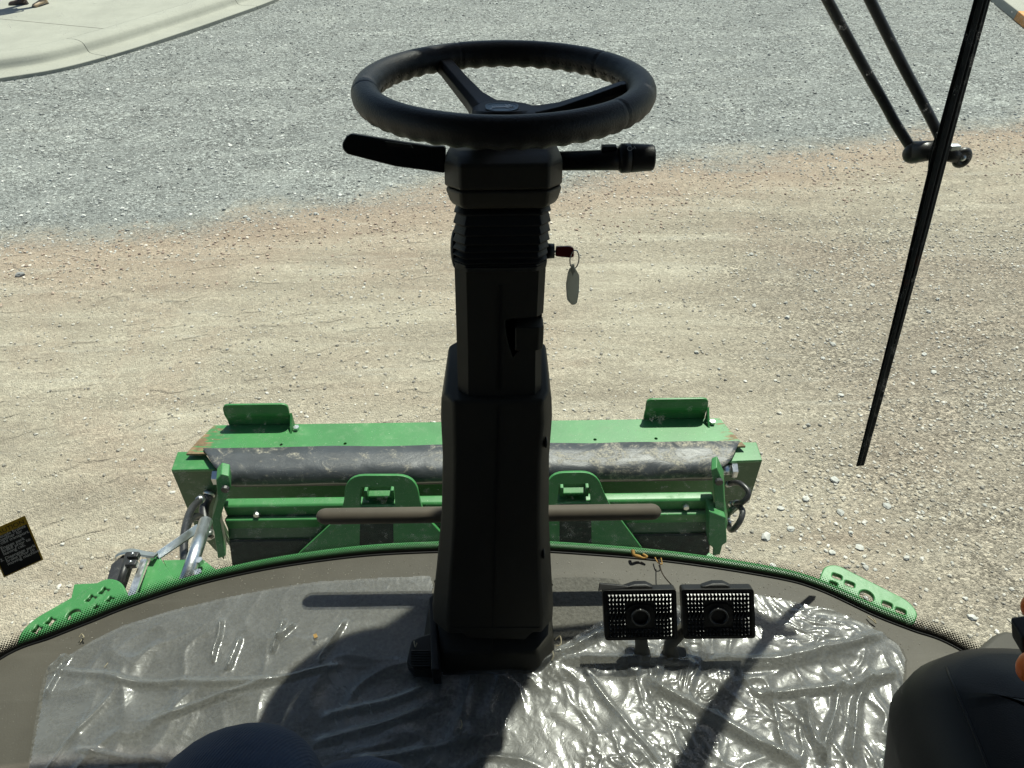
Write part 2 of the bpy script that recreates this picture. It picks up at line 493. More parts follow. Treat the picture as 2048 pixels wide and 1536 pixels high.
def build_ground():
    n = 420
    t = np.linspace(-1, 1, n)
    ax = np.sign(t) * (np.abs(t) * 9 + np.abs(t) ** 9 * 400)
    X, Y = np.meshgrid(ax, ax + 6.0, indexing='ij')
    Z = GROUND + ghei(X, Y)
    V = np.stack([X, Y, Z], -1).reshape(-1, 3)
    i = np.arange(n - 1)
    a = (i[:, None] * n + i[None, :]).ravel()
    Fc = np.stack([a, a + n, a + n + 1, a + 1], 1)
    me = np_mesh('ground', V, Fc, M['ground'])
    o = link(bpy.data.objects.new('ground', me)); o['kind'] = 'structure'
build_ground()

# ---- loose stones
def stone_mat(name, stops, rough=.85):
    b = NB(name)
    g = b.t.nodes.new('ShaderNodeNewGeometry')
    col = b.ramp(g.outputs['Random Per Island'], *stops)
    c = b.coord()
    nz = b.noise(c, 120, 4)
    col = b.mix(b.math('MULTIPLY', nz, .35), col, (.5, .48, .42))
    return b.fin(b.bsdf(Base_Color=col, Roughness=rough, Normal=b.bump(nz, .3, .002)))
M['stones'] = stone_mat('loose_gravel_stone', [(0, (.15, .135, .115)), (.3, (.26, .235, .19)), (.6, (.36, .33, .27)), (.85, (.42, .40, .36)), (1, (.60, .58, .52))])
M['stones_grey'] = stone_mat('grey_gravel_stone', [(0, (.09, .095, .095)), (.35, (.20, .21, .205)), (.7, (.36, .37, .36)), (1, (.66, .66, .62))])
M['stones_red'] = stone_mat('reddish_gravel_stone', [(0, (.16, .10, .075)), (.4, (.32, .22, .16)), (.75, (.42, .34, .27)), (1, (.62, .56, .48))])
M['rock_dark'] = stone_mat('dark_rock', [(0, (.12, .125, .13)), (1, (.14, .145, .15))])
M['rock'] = stone_mat('pale_rock', [(0, (.26, .26, .24)), (1, (.44, .44, .41))])

ICO_V = []
phi = (1 + 5 ** .5) / 2
for a_, b_ in ((1, phi),):
    for s1 in (-1, 1):
        for s2 in (-1, 1):
            ICO_V += [(0, s1, s2 * phi), (s1, s2 * phi, 0), (s2 * phi, 0, s1)]
ICO_V = np.array(ICO_V); ICO_V /= np.linalg.norm(ICO_V[0])
from itertools import combinations
_e = min(np.linalg.norm(ICO_V[i] - ICO_V[j]) for i, j in combinations(range(12), 2)) * 1.01
ICO_F = [f for f in combinations(range(12), 3) if all(np.linalg.norm(ICO_V[i] - ICO_V[j]) < _e for i, j in combinations(f, 2))]
ICO_F = np.array([f if np.dot(np.cross(ICO_V[f[1]] - ICO_V[f[0]], ICO_V[f[2]] - ICO_V[f[0]]), ICO_V[f[0]]) > 0 else (f[0], f[2], f[1]) for f in ICO_F])

def pebbles(name, x, y, r, mat, label, gz=None, sink=.25):
    n = len(x)
    V = ICO_V[None] * (1 + rng.uniform(-.22, .22, (n, 12, 1)))
    V = V * (r[:, None, None] * rng.uniform([.75, .75, .42], [1.3, 1.3, .85], (n, 3))[:, None, :])
    a = rng.uniform(0, 2 * np.pi, n); ca, sa = np.cos(a)[:, None], np.sin(a)[:, None]
    vx = V[..., 0] * ca - V[..., 1] * sa; vy = V[..., 0] * sa + V[..., 1] * ca
    z = (GROUND + ghei(x, y)) if gz is None else gz
    V = np.stack([vx + x[:, None], vy + y[:, None], V[..., 2] + (z + r * sink)[:, None]], -1)
    Fc = (ICO_F[None] + (np.arange(n) * 12)[:, None, None]).reshape(-1, 3)
    me = np_mesh(name, V.reshape(-1, 3), Fc, mat, smooth=False)
    o = link(bpy.data.objects.new(name, me)); return tag(o, label, None, None, 'stuff')
def scatter(n, xr, yr, dens, r0, r1, power=2.5):
    xs = rng.uniform(*xr, n * 3); ys = rng.uniform(*yr, n * 3)
    keep = rng.uniform(0, 1, n * 3) < dens(xs, ys)
    keep &= np.abs(xs) < (ys * .766 + 1.96) * .80
    xs, ys = xs[keep][:n], ys[keep][:n]
    r = r0 + (r1 - r0) * rng.uniform(0, 1, len(xs)) ** power
    return xs, ys, r
bline = lambda x, y: y - (.25 * x + 6.55) + (fbm(x * .9, y * .9, 3, 3) - .5) * 1.3
def dens_dirt(x, y):
    right = np.clip((x - .6 + (y - 3.5) * -.12) / 1.8, 0, 1) * np.clip((7.5 - y) / 2, 0, 1)
    clump = np.clip((fbm(x * 1.1, y * 1.1, 4, 33) - .42) * 4, 0, 1)
    return np.where(bline(x, y) < .1, np.maximum(.12 + .25 * clump, right * (.35 + .65 * clump)), 0) * np.clip(1.3 - y / 14, .2, 1)
x_, y_, r_ = scatter(42000, (-6.5, 6.5), (1.0, 8.5), dens_dirt, .0035, .012, 1.9)
pebbles('gravel', x_, y_, r_, M['stones'], 'small brown stones strewn over the packed dirt')
x_, y_, r_ = scatter(24000, (-11, 11), (4.5, 15), lambda x, y: np.where(bline(x, y) > -.25, np.clip(1.2 - (y - 6) / 11, .15, 1), 0), .004, .012, 1.8)
pebbles('gravel', x_, y_, r_, M['stones_grey'], 'loose grey crushed gravel of the driveway')
x_, y_, r_ = scatter(9000, (-7, 7), (3.5, 10), lambda x, y: np.exp(-((bline(x, y) + .45) / .38) ** 2), .005, .016, 2.2)
pebbles('gravel', x_, y_, r_, M['stones_red'], 'reddish crushed stones along the seam between the gravel and the dirt')
def dens_rock(x, y):
    a = np.exp(-(((x - 2.15 - (y - 3) * .12) / .75) ** 2)) * np.clip((6.2 - y) / 2, 0, 1)
    clump = np.clip((fbm(x * 1.7, y * 1.7, 3, 53) - .4) * 5, 0, 1)
    return np.maximum(a * (.25 + clump), .008)
x_, y_, r_ = scatter(900, (-6, 6), (1.0, 9), dens_rock, .008, .022, 2.2)
pebbles('gravel', x_, y_, r_, M['rock'], 'pale bluish stones lying among the gravel at right')

x_, y_, r_ = scatter(15000, (-12, 12), (5.5, 17), lambda x, y: np.where(bline(x, y) > .0, .8, 0), .007, .021, 2.6)
pebbles('gravel', x_, y_, r_, M['stones_grey'], 'coarser stones of the grey driveway gravel')
# ---- the few larger rocks one could pick up one by one
def rock_mesh(seed, r):
    bm = bmesh.new(); bmesh.ops.create_icosphere(bm, subdivisions=2, radius=r)
    for v in bm.verts:
        n_ = mnoise.noise(v.co / r * 1.3 + Vector((seed * 7.1, seed * 3.3, 0)))
        v.co *= 1 + .45 * n_
        v.co.x *= 1.25; v.co.z *= .62
    me = bpy.data.meshes.new('rock'); bm.to_mesh(me); bm.free(); return me
ROCKS = [(1670, 957, .026, 'pale rock with a dark underside just below the wiper tip'),
         (1612, 996, .022, 'whitish rock beside the right end of the green feeder house'),
         (1532, 1073, .028, 'large pale rock close to the hoses of the feeder house'),
         (1582, 1058, .021, 'white rock halfway between the hoses and the right bracket'),
         (1562, 1015, .018, 'rounded white rock just right of the looped hoses'),
         (1545, 1132, .017, 'small white rock right above the cab sill'),
         (1868, 742, .020, 'flat pale rock right of the lower wiper blade'),
         (1683, 788, .018, 'grey rock left of the lower wiper blade'),
         (1664, 1105, .018, 'grey rock above the right perforated bracket'),
         (1944, 1235, .020, 'white rock by the window corner at the lower right'),
         (40, 550, .034, 'dark grey rock at the left edge of the yard'),
         (1850, 705, .019, 'whitish rock highest beside the lower wiper blade')]
for i, (px, py, r, lab) in enumerate(ROCKS):
    r *= .82
    p = PZ(px, py, GROUND + .01)
    me = rock_mesh(i, r); me.materials.append(M['rock'] if i != 10 else M['rock_dark'])
    o = link(bpy.data.objects.new('rock', me)); o.location = (p.x, p.y, GROUND + float(ghei(np.array(p.x), np.array(p.y))) + r * .3)
    o.rotation_euler = (0, 0, random.uniform(0, 6)); tag(o, lab, 'rock', 'loose pale rocks on the yard')

# ================================================================== KERB AND PAVEMENT (upper left)
def concrete(name, col, jo=.12):
    b = NB(name)
    c = b.coord()
    n1 = b.noise(c, 1.3, 8, .65); n2 = b.noise(c, 40, 5, .7)
    cc = b.ramp(n1, (.3, tuple(x * .86 for x in col)), (.7, tuple(min(1, x * 1.08) for x in col)))
    cc = b.mix(b.math('MULTIPLY', b.sm(n2, .45, .8), .35), cc, tuple(x * .55 for x in col))
    cc = b.mix(b.math('MULTIPLY', b.sm(b.noise(c, 5, 7, .75), .5, .7), .25), cc, tuple(x * .7 for x in col))
    st = b.sm(b.noise(b.coord(scale=(.5, 2, 1), rot=(0, 0, .5)), 2.1, 6, .7), .56, .72)
    cc = b.mix(b.math('MULTIPLY', st, .25), cc, tuple(x * .72 for x in col))
    return b.fin(b.bsdf(Base_Color=cc, Roughness=.88, Normal=b.bump(n2, .2, .004)))
M['concrete'] = concrete('pale_concrete', (.30, .30, .255))
EDGE = [(-260, 190), (-120, 174), (0, 156), (120, 136), (250, 101), (370, 62), (460, 31), (550, -2), (640, -44), (730, -92), (815, -140)]
kerb_z = GROUND + .055
edge = smooth_path([PZ(x, y, kerb_z) for x, y in EDGE], 10)
for p in edge: p.z = kerb_z
kerb = thing('kerb', 'pale rolled concrete kerb with gutter curving round the pavement at upper left', 'kerb', (edge[20].x, edge[20].y, GROUND))
def off(path, dist):
    out = []
    for i, p in enumerate(path):
        t = (path[min(i + 1, len(path) - 1)] - path[max(i - 1, 0)]); t.z = 0; t.normalize()
        out.append(p + Vector((-t.y, t.x, 0)) * dist)      # left of travel = away from the yard
    return out
# profile: distance inwards from the gravel, height above GROUND
PROF = [(0, -.06), (0, .050), (.012, .058), (.20, .048), (.32, .044), (.38, .050), (.41, .068), (.43, .105), (.455, .150), (.49, .176), (.56, .192), (.66, .197), (.86, .178)]
cuts = [0, 24, 62, len(edge) - 1]
cuts = [0, 8, 37, 66, 88, len(edge) - 1]
for a, b_ in zip(cuts[:-1], cuts[1:]):
    g = G(); rings = []
    seg = list(range(a, b_ + 1))
    offs = {d: off(edge, d) for d, _ in PROF}
    for k, i in enumerate(seg):
        ring = []
        for d, h in PROF:
            q = offs[d][i].copy()
            if k == 0: q = q.lerp(offs[d][i + 1], .022)
            if k == len(seg) - 1: q = q.lerp(offs[d][i - 1], .022)
            q.z = GROUND + h; ring.append(q)
        for d in (.86, 0):
            q = offs[d][i].copy(); q.z = GROUND - .07; ring.append(q)
        rings.append(ring)
    g.loft(rings).build('kerb_segment', M['concrete'], kerb, bevel=.006)
inner = off(edge, .868)
sw = [Vector((p.x, p.y, GROUND + .176)) for p in inner]
far = [Vector((sw[-1].x, 60, sw[0].z)), Vector((-60, 60, sw[0].z)), Vector((-60, sw[0].y, sw[0].z))]
PAVE_Z = GROUND + .176
g = G().prism([p for p in sw] + far, (0, 0, -.2))
o = g.build('pavement', M['concrete']); o['kind'] = 'structure'
# saw joints in the pavement slab
M['joint'] = simple('joint_shadow_dirt', (.20, .19, .16), .9)
a1 = PZ(-40, 34, PAVE_Z); a2 = PZ(215, 58, PAVE_Z)
g = G(); dvec = (a2 - a1).normalized(); nn = Vector((-dvec.y, dvec.x, 0)) * .006
g.prism([a1 - nn, a2 - nn, a2 + nn, a1 + nn], (0, 0, .003)).build('pavement_joint', M['joint'], o)

# far kerb at upper right corner with a painted end
g0 = PZ(1960, -40, GROUND + .1); g1 = PZ(2048, 28, GROUND + .1)
dv = (g1 - g0).normalized(); nv = Vector((-dv.y, dv.x, 0))
fk = thing('parking_kerb', 'pale concrete kerb with an orange painted end at the upper right corner', 'kerb', g1)
M['orange_paint'] = simple('orange_kerb_paint', (.55, .25, .07), .8, var=.2, vscale=20, dust=(.5, .45, .35), dscale=20)
def kerbbit(a, b, m):
    G().prism([a - nv * .10, a + nv * .10, a + nv * .08 + Vector((0, 0, .13)), a - nv * .08 + Vector((0, 0, .13))], b - a).build('kerb_body' if m == 'concrete' else 'painted_end', M[m], fk, bevel=.012)
z0 = Vector((0, 0, -.1))
kerbbit(g0 - dv * 4 + z0, g1 - dv * .06 + z0, 'concrete')
kerbbit(g1 - dv * .06 + z0, g1 + dv * 1.5 + z0, 'orange_paint')
far_slab = [g0 - dv * 4 + nv * .11, g1 + dv * 12 + nv * .11, g1 + dv * 12 + nv * 14, g0 - dv * 4 + nv * 14]
far_slab = [Vector((p.x, p.y, GROUND + .03)) for p in far_slab]
o = G().prism(far_slab, (0, 0, -.2)).build('pavement', M['concrete']); o['kind'] = 'structure'

# ================================================================== PEOPLE
def skin_body(name, joints, edges, mat, parent, sub=2, root=0):
    me = bpy.data.meshes.new(name)
    org = wl(parent)
    me.from_pydata([tuple(Vector(j[0]) - org) for j in joints], edges, [])
    o = link(bpy.data.objects.new(name, me)); o.parent = parent
    sk = o.modifiers.new('skin', 'SKIN'); sk.use_smooth_shade = True
    lay = me.skin_vertices[0].data if me.skin_vertices else None
    if lay is None:
        bm = bmesh.new(); bm.from_mesh(me); bm.verts.layers.skin.verify(); bm.to_mesh(me); bm.free(); lay = me.skin_vertices[0].data
    for i, j in enumerate(joints):
        r = j[1]; lay[i].radius = r if isinstance(r, tuple) else (r, r); lay[i].use_root = (i == root)
    sb = o.modifiers.new('sub', 'SUBSURF'); sb.levels = sub; sb.render_levels = sub
    dg = bpy.context.evaluated_depsgraph_get(); dg.update()
    m2 = bpy.data.meshes.new_from_object(o.evaluated_get(dg), depsgraph=dg)
    o.modifiers.clear(); o.data = m2; m2.name = name
    m2.materials.clear(); m2.materials.append(mat)
    m2.polygons.foreach_set('use_smooth', [True] * len(m2.polygons))
    return o
def denim(name, col):
    b = NB(name)
    c = b.coord()
    n = b.noise(c, 9, 6)
    cc = b.ramp(n, (.3, tuple(x * .75 for x in col)), (.7, tuple(x * 1.25 for x in col)))
    wv = b.n('TexWave', {'bands_direction': 'X'}, Vector=b.coord(rot=(0, 0, .3)), Scale=95.0, Distortion=.6)
    cc = b.mix(b.math('MULTIPLY', wv.outputs[1], .3), cc, tuple(x * 1.6 for x in col))
    hgt = b.math('ADD', b.math('MULTIPLY', wv.outputs[1], .25), b.math('MULTIPLY', n, 6))
    return b.fin(b.bsdf(Base_Color=cc, Roughness=.9, Normal=b.bump(hgt, .5, .004)))
M['jeans'] = denim('dark_blue_denim', (.024, .040, .078))
M['jacket'] = simple('dark_jacket_cloth', (.03, .035, .05), .9, var=.2, vscale=12)
M['skin'] = simple('skin', (.55, .33, .24), .55, var=.06)
M['hair'] = simple('brown_hair', (.06, .035, .02), .8, var=.3, vscale=60)
M['boot_brown'] = simple('dark_brown_boot_leather', (.05, .03, .02), .5, var=.3, vscale=30)
M['boot_tan'] = simple('tan_boot_leather', (.33, .24, .15), .6, var=.2, vscale=30)
def head_on(parent, c, face, hgt=.225):
    """a head with brow, nose, chin, ears and hair looking along 'face'"""
    face = Vector(face).normalized(); side = Vector((0, 0, 1)).cross(face).normalized(); up = Vector((0, 0, 1))
    c = Vector(c); h = hgt / 2
    bm = bmesh.new(); bmesh.ops.create_uvsphere(bm, u_segments=28, v_segments=20, radius=1)
    for v in bm.verts:
        x, y, z = v.co            # x = forward
        jaw = 1 - .30 * max(0, -z) ** 1.4
        fx = x * (.86 if x > 0 else .92) * (1 - .12 * max(0, -z) * (1 if x < 0 else 0)); fy = y * .68 * jaw
        fz = z
        if x > 0:
            if abs(y) < .22 and -.32 < z < .12: fx += .20 * (1 - abs(y) / .22) * (.12 - z) / .44
            if .08 < z < .22: fx += .04
            if abs(abs(y) - .33) < .18 and -.08 < z < .1: fx -= .07
            if abs(y) < .3 and -.62 < z < -.48: fx -= .03
        v.co = c + (face * fx + side * fy + up * fz) * h
    me = bpy.data.meshes.new('head'); org = wl(parent)
    bm.to_mesh(me); bm.free(); me.transform(Matrix.Translation(-org))
    o = meshobj('head', me, M['skin'], parent, smooth=True)
    for s in (-1, 1):
        G().ball(c + side * s * .70 * h + up * -.02 * h, (.02, .012, .032), 8, 6).build('ear', M['skin'], o, smooth=True)
        G().ball(c + face * .83 * h + side * s * .30 * h + up * .02 * h, .012, 8, 6).build('eye', M['print_black'], o, smooth=True)
    G().ball(c - face * .12 * h + up * .16 * h, (h * .93, h * .93 * .82, h * .95), 20, 14).build('hair', M['hair'], o, smooth=True)
    return o

# standing person on the pavement: only boots, trouser legs and their shadow come into view
fz = PAVE_Z
fA = PZ(44, 9, fz); fB = PZ(86, 10, fz)
hipc = (fA + fB) / 2
pst = thing('person', 'person in dark trousers and boots standing on the pavement at upper left', 'person', (hipc.x, hipc.y, fz))
def boot(c, toe, mat, L=.30):
    t = Vector(toe).normalized(); s = Vector((-t.y, t.x, 0)); rings = []
    for f, hw, hh in ((-.32, .030, .07), (-.28, .040, .105), (-.1, .044, .11), (.1, .044, .085), (.35, .050, .065), (.55, .047, .055), (.66, .030, .035)):
        p = c + t * L * f; ring = []
        for k in range(12):
            a = 2 * math.pi * k / 12; y = math.cos(a) * hw; z = (math.sin(a) * .5 + .5) * hh
            if math.sin(a) < 0: z = .004
            ring.append(p + s * y + Vector((0, 0, z)))
        rings.append(ring)
    g = G().loft(rings)
    g.tube([c + t * L * -.16 + Vector((0, 0, .05)), c + t * L * -.18 + Vector((0, 0, .16)), c + t * L * -.18 + Vector((0, 0, .24))], [.045, .05, .055], 12)
    b = g.build('boot', mat, pst, smooth=True)
    G().prism([c + t * L * f + s * hw + Vector((0, 0, .0)) for f, hw in ((-.34, .034), (.3, .053), (.68, .03), (.68, -.03), (.3, -.053), (-.34, -.034))], (0, 0, .022)).build('sole', M['print_black'], b, bevel=.004)
boot(fA, (-1, -.12, 0), M['boot_brown'])
boot(fB, (-.35, -1, 0), M['boot_tan'])
H = hipc + Vector((0, 0, .93))
aA = fA + Vector((.05, 0, .10)); aB = fB + Vector((0, .04, .10))
j = [(H, (.15, .11)), (H + Vector((-.09, 0, -.07)), .10), (aA + Vector((0, -.01, .40)), .068), (aA + Vector((0, 0, .04)), .058),
     (H + Vector((.09, 0, -.07)), .10), (aB + Vector((0, -.01, .40)), .068), (aB + Vector((0, 0, .04)), .058)]
skin_body('trousers', j, [(0, 1), (1, 2), (2, 3), (0, 4), (4, 5), (5, 6)], M['jacket'], pst)
T = H + Vector((0, 0, .02))
j = [(T, (.15, .11)), (T + Vector((0, 0, .28)), (.17, .11)), (T + Vector((0, 0, .48)), (.15, .10)), (T + Vector((0, 0, .56)), .06),
     (T + Vector((-.2, 0, .44)), .06), (T + Vector((-.26, .02, .16)), .048), (T + Vector((-.25, -.06, -.06)), .036),
     (T + Vector((.2, 0, .44)), .06), (T + Vector((.26, .02, .16)), .048), (T + Vector((.25, -.06, -.06)), .036)]
skin_body('jacket', j, [(0, 1), (1, 2), (2, 3), (2, 4), (4, 5), (5, 6), (2, 7), (7, 8), (8, 9)], M['jacket'], pst)
def hand(parent, wrist, d, pal, s=1.0):
    """palm, four fingers and a thumb hanging from the wrist along d"""
    d = Vector(d).normalized(); p = Vector(pal).normalized(); e = d.cross(p).normalized(); wv = Vector(wrist)
    joints = [(wv, .024 * s), (wv + d * .045 * s, (.034 * s, .016 * s)), (wv + d * .085 * s, (.036 * s, .014 * s))]; ed = [(0, 1), (1, 2)]
    for k, L in ((-1.5, .062), (-.5, .074), (.5, .078), (1.5, .070)):
        b0 = wv + d * .085 * s + e * k * .019 * s; i = len(joints)
        joints += [(b0, .0095 * s), (b0 + d * L * .5 * s + p * .008 * s, .0085 * s), (b0 + d * L * .92 * s + p * .028 * s, .0075 * s)]
        ed += [(2, i), (i, i + 1), (i + 1, i + 2)]
    i = len(joints); b0 = wv + d * .03 * s + e * .028 * s
    joints += [(b0, .012 * s), (b0 + (d + e * .8) * .03 * s + p * .01 * s, .010 * s), (b0 + (d * 1.2 + e * .7) * .045 * s + p * .02 * s, .009 * s)]
    ed += [(1, i), (i, i + 1), (i + 1, i + 2)]
    return skin_body('hand', joints, ed, M['skin'], parent, 1)
for s in (-1, 1):
    hand(pst, T + Vector((s * .25, -.07, -.10)), (0, -.1, -1), (-s, 0, 0))
head_on(pst, T + Vector((0, -.01, .72)), (-.8, -.5, 0))

# ================================================================== FEEDER HOUSE (green machine front)
FX = -.139
fh = thing('feeder_house', 'green combine feeder house with dusty black rubber flap in front of the cab', 'feeder house', (FX, 1.65, GROUND + .5))
gr = M['green']
def hull(name, pts, d, mat=gr, parent=fh, bevel=.004, **k):
    return G().prism(pts, d).build(name, mat, parent, bevel=bevel, **k)
ZT = -.46
# top plate, with worn ends
tp = [PZ(402, 856, ZT), PZ(470, 852, ZT), PZ(900, 844, ZT), PZ(1470, 838, ZT), PZ(1486, 862, ZT), PZ(1492, 892, ZT), PZ(378, 902, ZT), PZ(388, 876, ZT)]
yb = min(p.y for p in tp); yf = max(p.y for p in tp)
xl, xr = PZ(378, 895, ZT).x, PZ(1490, 885, ZT).x
tp = [Vector((xl + .05, yf, ZT)), Vector((xr - .055, yf, ZT)), Vector((xr - .03, yf - .07, ZT)), Vector((xr - .002, yb, ZT)), Vector((xl, yb, ZT)), Vector((xl + .02, yf - .07, ZT))]
curve_mesh('top_plate', [tp] + [[PZ(x, y, ZT) + Vector((math.cos(a) * .006, math.sin(a) * .006, 0)) for a in [k * math.pi / 4 for k in range(8)]] for x, y in ((562, 889), (690, 887), (1190, 879), (1312, 877))],
           Vector((FX, yb, ZT - .004)), Vector((1, 0, 0)), Vector((0, 1, 0)), .008, M['green_rust'], fh)
M['shadow_paint'] = gr
# front beam under the plate
hull('front_beam', [(xl + .06, yf - .01, ZT - .009), (xl + .06, yf - .01, ZT - .12), (xl + .06, yf - .12, ZT - .12), (xl + .06, yf - .12, ZT - .009)], (xr - xl - .12, 0, 0))
# two upright stop plates
for (x0, x1, y0, y1) in ((460, 587, 808, 852), (1287, 1407, 797, 842)):
    yy = yf + .004
    a = PY(x0, y1, yy).x; b_ = PY(x1, y1, yy).x; zt = PY((x0 + x1) / 2, y0, yy).z
    rings = []
    prof = [(0, ZT - .02), (.0, ZT), (-.006, ZT + (zt - ZT) * .35), (.006, ZT + (zt - ZT) * .55), (.0, ZT + (zt - ZT) * .8), (.01, zt)]
    out = rounded([(a, 0, ZT - .03), (b_, 0, ZT - .03), (b_, 0, zt), (a, 0, zt)], [.001, .001, .02, .02], 4)
    o = curve_mesh('stop_plate', [out], Vector((a, 0, 0)), Vector((1, 0, 0)), Vector((0, 0, 1)), .006, gr, fh, bevel=.001)
    # fold the sheet
    me = o.data; bm = bmesh.new(); bm.from_mesh(me)
    hz = zt - ZT
    for k in range(1, 8):
        pl = ZT + hz * k / 8 - fh.location.z
        bmesh.ops.bisect_plane(bm, geom=bm.verts[:] + bm.edges[:] + bm.faces[:], plane_co=(0, 0, pl), plane_no=(0, 0, 1))
    for v in bm.verts:
        t = (v.co.z + fh.location.z - ZT) / hz
        v.co.y += yy + .0035 * math.sin(t * math.pi * 2.6) * (t > 0) - .004 * max(0, t)
    bm.to_mesh(me); bm.free()
    G().prism([(b_ + .002, yy - .003, ZT), (b_ + .002, yy - .003, ZT + .05), (b_ + .002, yy - .05, ZT)], (.006, 0, 0)).build('gusset', gr, o)
    G().tube([(b_ + .02, yy - .03, ZT), (b_ + .02, yy - .03, ZT + .012)], .010, 6).build('bolt', M['steel'], o)

# rubber flap: dusty sheet laid over the roller, bent down at the near side
def flap():
    yl = PZ(700, 893, ZT + .006).y
    prof = [(0.0, 0.0), (-.035, -.001), (-.07, -.003), (-.092, -.006), (-.104, -.014), (-.113, -.030), (-.116, -.046), (-.112, -.058)]
    xl0, xr0 = PZ(405, 905, ZT).x, PZ(1480, 888, ZT).x
    xl1, xr1 = PZ(462, 955, ZT - .04).x, PZ(1437, 940, ZT - .04).x
    n = 120; rows = []
    for k, (dy, dz) in enumerate(prof):
        t = min(1, k / 4.0)
        xa = xl0 + (xl1 - xl0) * t; xb = xr0 + (xr1 - xr0) * t
        row = []
        for i in range(n + 1):
            x = xa + (xb - xa) * i / n
            dimple = 0
            for c in range(9):
                cx = -.80 + c * .175
                dimple -= .006 * math.exp(-((x - cx) / .022) ** 2) * math.exp(-((k - 4) / .8) ** 2)
            wz = .004 * mnoise.noise(Vector((x * 6, k * .5, 0))) + dimple
            row.append(Vector((x, yl + dy + .003 * mnoise.noise(Vector((x * 4, k * .4, 5))), ZT + .008 + dz + wz)))
        rows.append(row)
    g = G()
    g.loft(rows, cap=False, closed=False)
    o = g.build('rubber_flap', M['flap'], fh, smooth=True)
    md = o.modifiers.new('s', 'SOLIDIFY'); md.thickness = .006; md.offset = -1
    return yl, xl1, xr1
yl, fxl, fxr = flap()
# stitched slots along the bend of the flap
for i, px in enumerate((508, 570, 636, 702, 763, 828, 1200, 1322, 1388)):
    p = PZ(px, 937 - (px - 500) * .012, ZT - .018)
    g = G(); g.tube([p + Vector((-.012, -.002, .002)), p + Vector((0, -.008, .004)), p + Vector((.012, -.002, .002))], .0022, 6)
    g.build('flap_dimple', M['trim'], fh, smooth=True)
# roller with shiny shaft ends
yr = yl - .072; zr = ZT - .050
G().tube([(fxl + .01, yr, zr), (fxr - .01, yr, zr)], .034, 18).build('roller', M['rubber'], fh, smooth=True)
for s, x in ((-1, fxl), (1, fxr)):
    o = G().tube([(x, yr, zr), (x + s * .045, yr, zr)], .018, 12).build('roller_shaft', M['steel'], fh, smooth=True)
    G().tube([(x + s * .043, yr, zr), (x + s * .06, yr, zr)], .026, 6).build('shaft_nut', M['steel'], o)
# recessed panel and bright crossbar
xb0, xb1 = PZ(450, 1000, -.515).x, PZ(1425, 985, -.515).x
yc = PZ(700, 1000, -.515).y
hull('recess_panel', [(xb0 - .08, yl - .045, ZT - .05), (xb0 - .08, yl - .045, -.70), (xb0 - .08, yl - .055, -.70), (xb0 - .08, yl - .055, ZT - .05)], (xb1 - xb0 + .16, 0, 0))
y0_, y1_ = PZ(930, 989, -.515).y, PZ(930, 1006, -.515).y
hull('crossbar', [(xb0, y0_, -.515), (xb0, y1_ + .004, -.516), (xb0, y1_, -.524), (xb0, y1_, -.60), (xb0, y0_, -.60)], (xb1 - xb0, 0, 0), bevel=.006)
yp = y1_ - .006
# near panel with lip, below the crossbar
M['green_dark'] = green_mat('green_paint_shaded', (.020, .085, .026), scr=1.6, rough=.32)  # darker copy of the green: the panels' shade is put into its colour
zlo = -1.05; LEAN = .457
def ly(z, o=0): return yp + o + (z + .56) * LEAN      # the panel leans towards the cab as it goes down
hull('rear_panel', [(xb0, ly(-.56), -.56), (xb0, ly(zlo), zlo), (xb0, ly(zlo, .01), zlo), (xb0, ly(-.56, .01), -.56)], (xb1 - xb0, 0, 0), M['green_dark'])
hull('panel_lip', [(xb0, yp - .001, -.555), (xb0, yp - .016, -.558), (xb0, yp - .016, -.60), (xb0, yp - .001, -.60)], (xb1 - xb0, 0, 0))
ztr = -.625
M['shade_panel'] = simple('dark_shade_panel', (.008, .016, .010), .4, var=.5, vscale=30, dust=(.10, .13, .09), dscale=60, dlo=.60, dhi=.8, spec=.3)  # near-black sheet tone: shade of the green panel put into the colour
hull('dark_panel', [(xb0 + .004, ly(ztr, -.004), ztr), (xb0 + .004, ly(zlo, -.004), zlo), (xb0 + .004, ly(zlo, -.012), zlo), (xb0 + .004, ly(ztr, -.012), ztr)], (xb1 - xb0 - .008, 0, 0), M['shade_panel'])
# feeder body running back under the cab
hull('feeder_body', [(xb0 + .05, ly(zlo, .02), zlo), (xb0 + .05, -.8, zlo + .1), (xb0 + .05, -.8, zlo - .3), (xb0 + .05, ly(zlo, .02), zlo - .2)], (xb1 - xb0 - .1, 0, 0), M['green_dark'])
for px, py in ((513, 1029), (1372, 1014)):
    p = PP(px, py, Vector((0, ly(-.6, -.01), -.6)), Vector((0, 1, -LEAN)))
    G().tube([p + Vector((0, .01, 0)), p + Vector((0, -.006, 0))], .009, 6).build('bolt', M['steel'], fh)
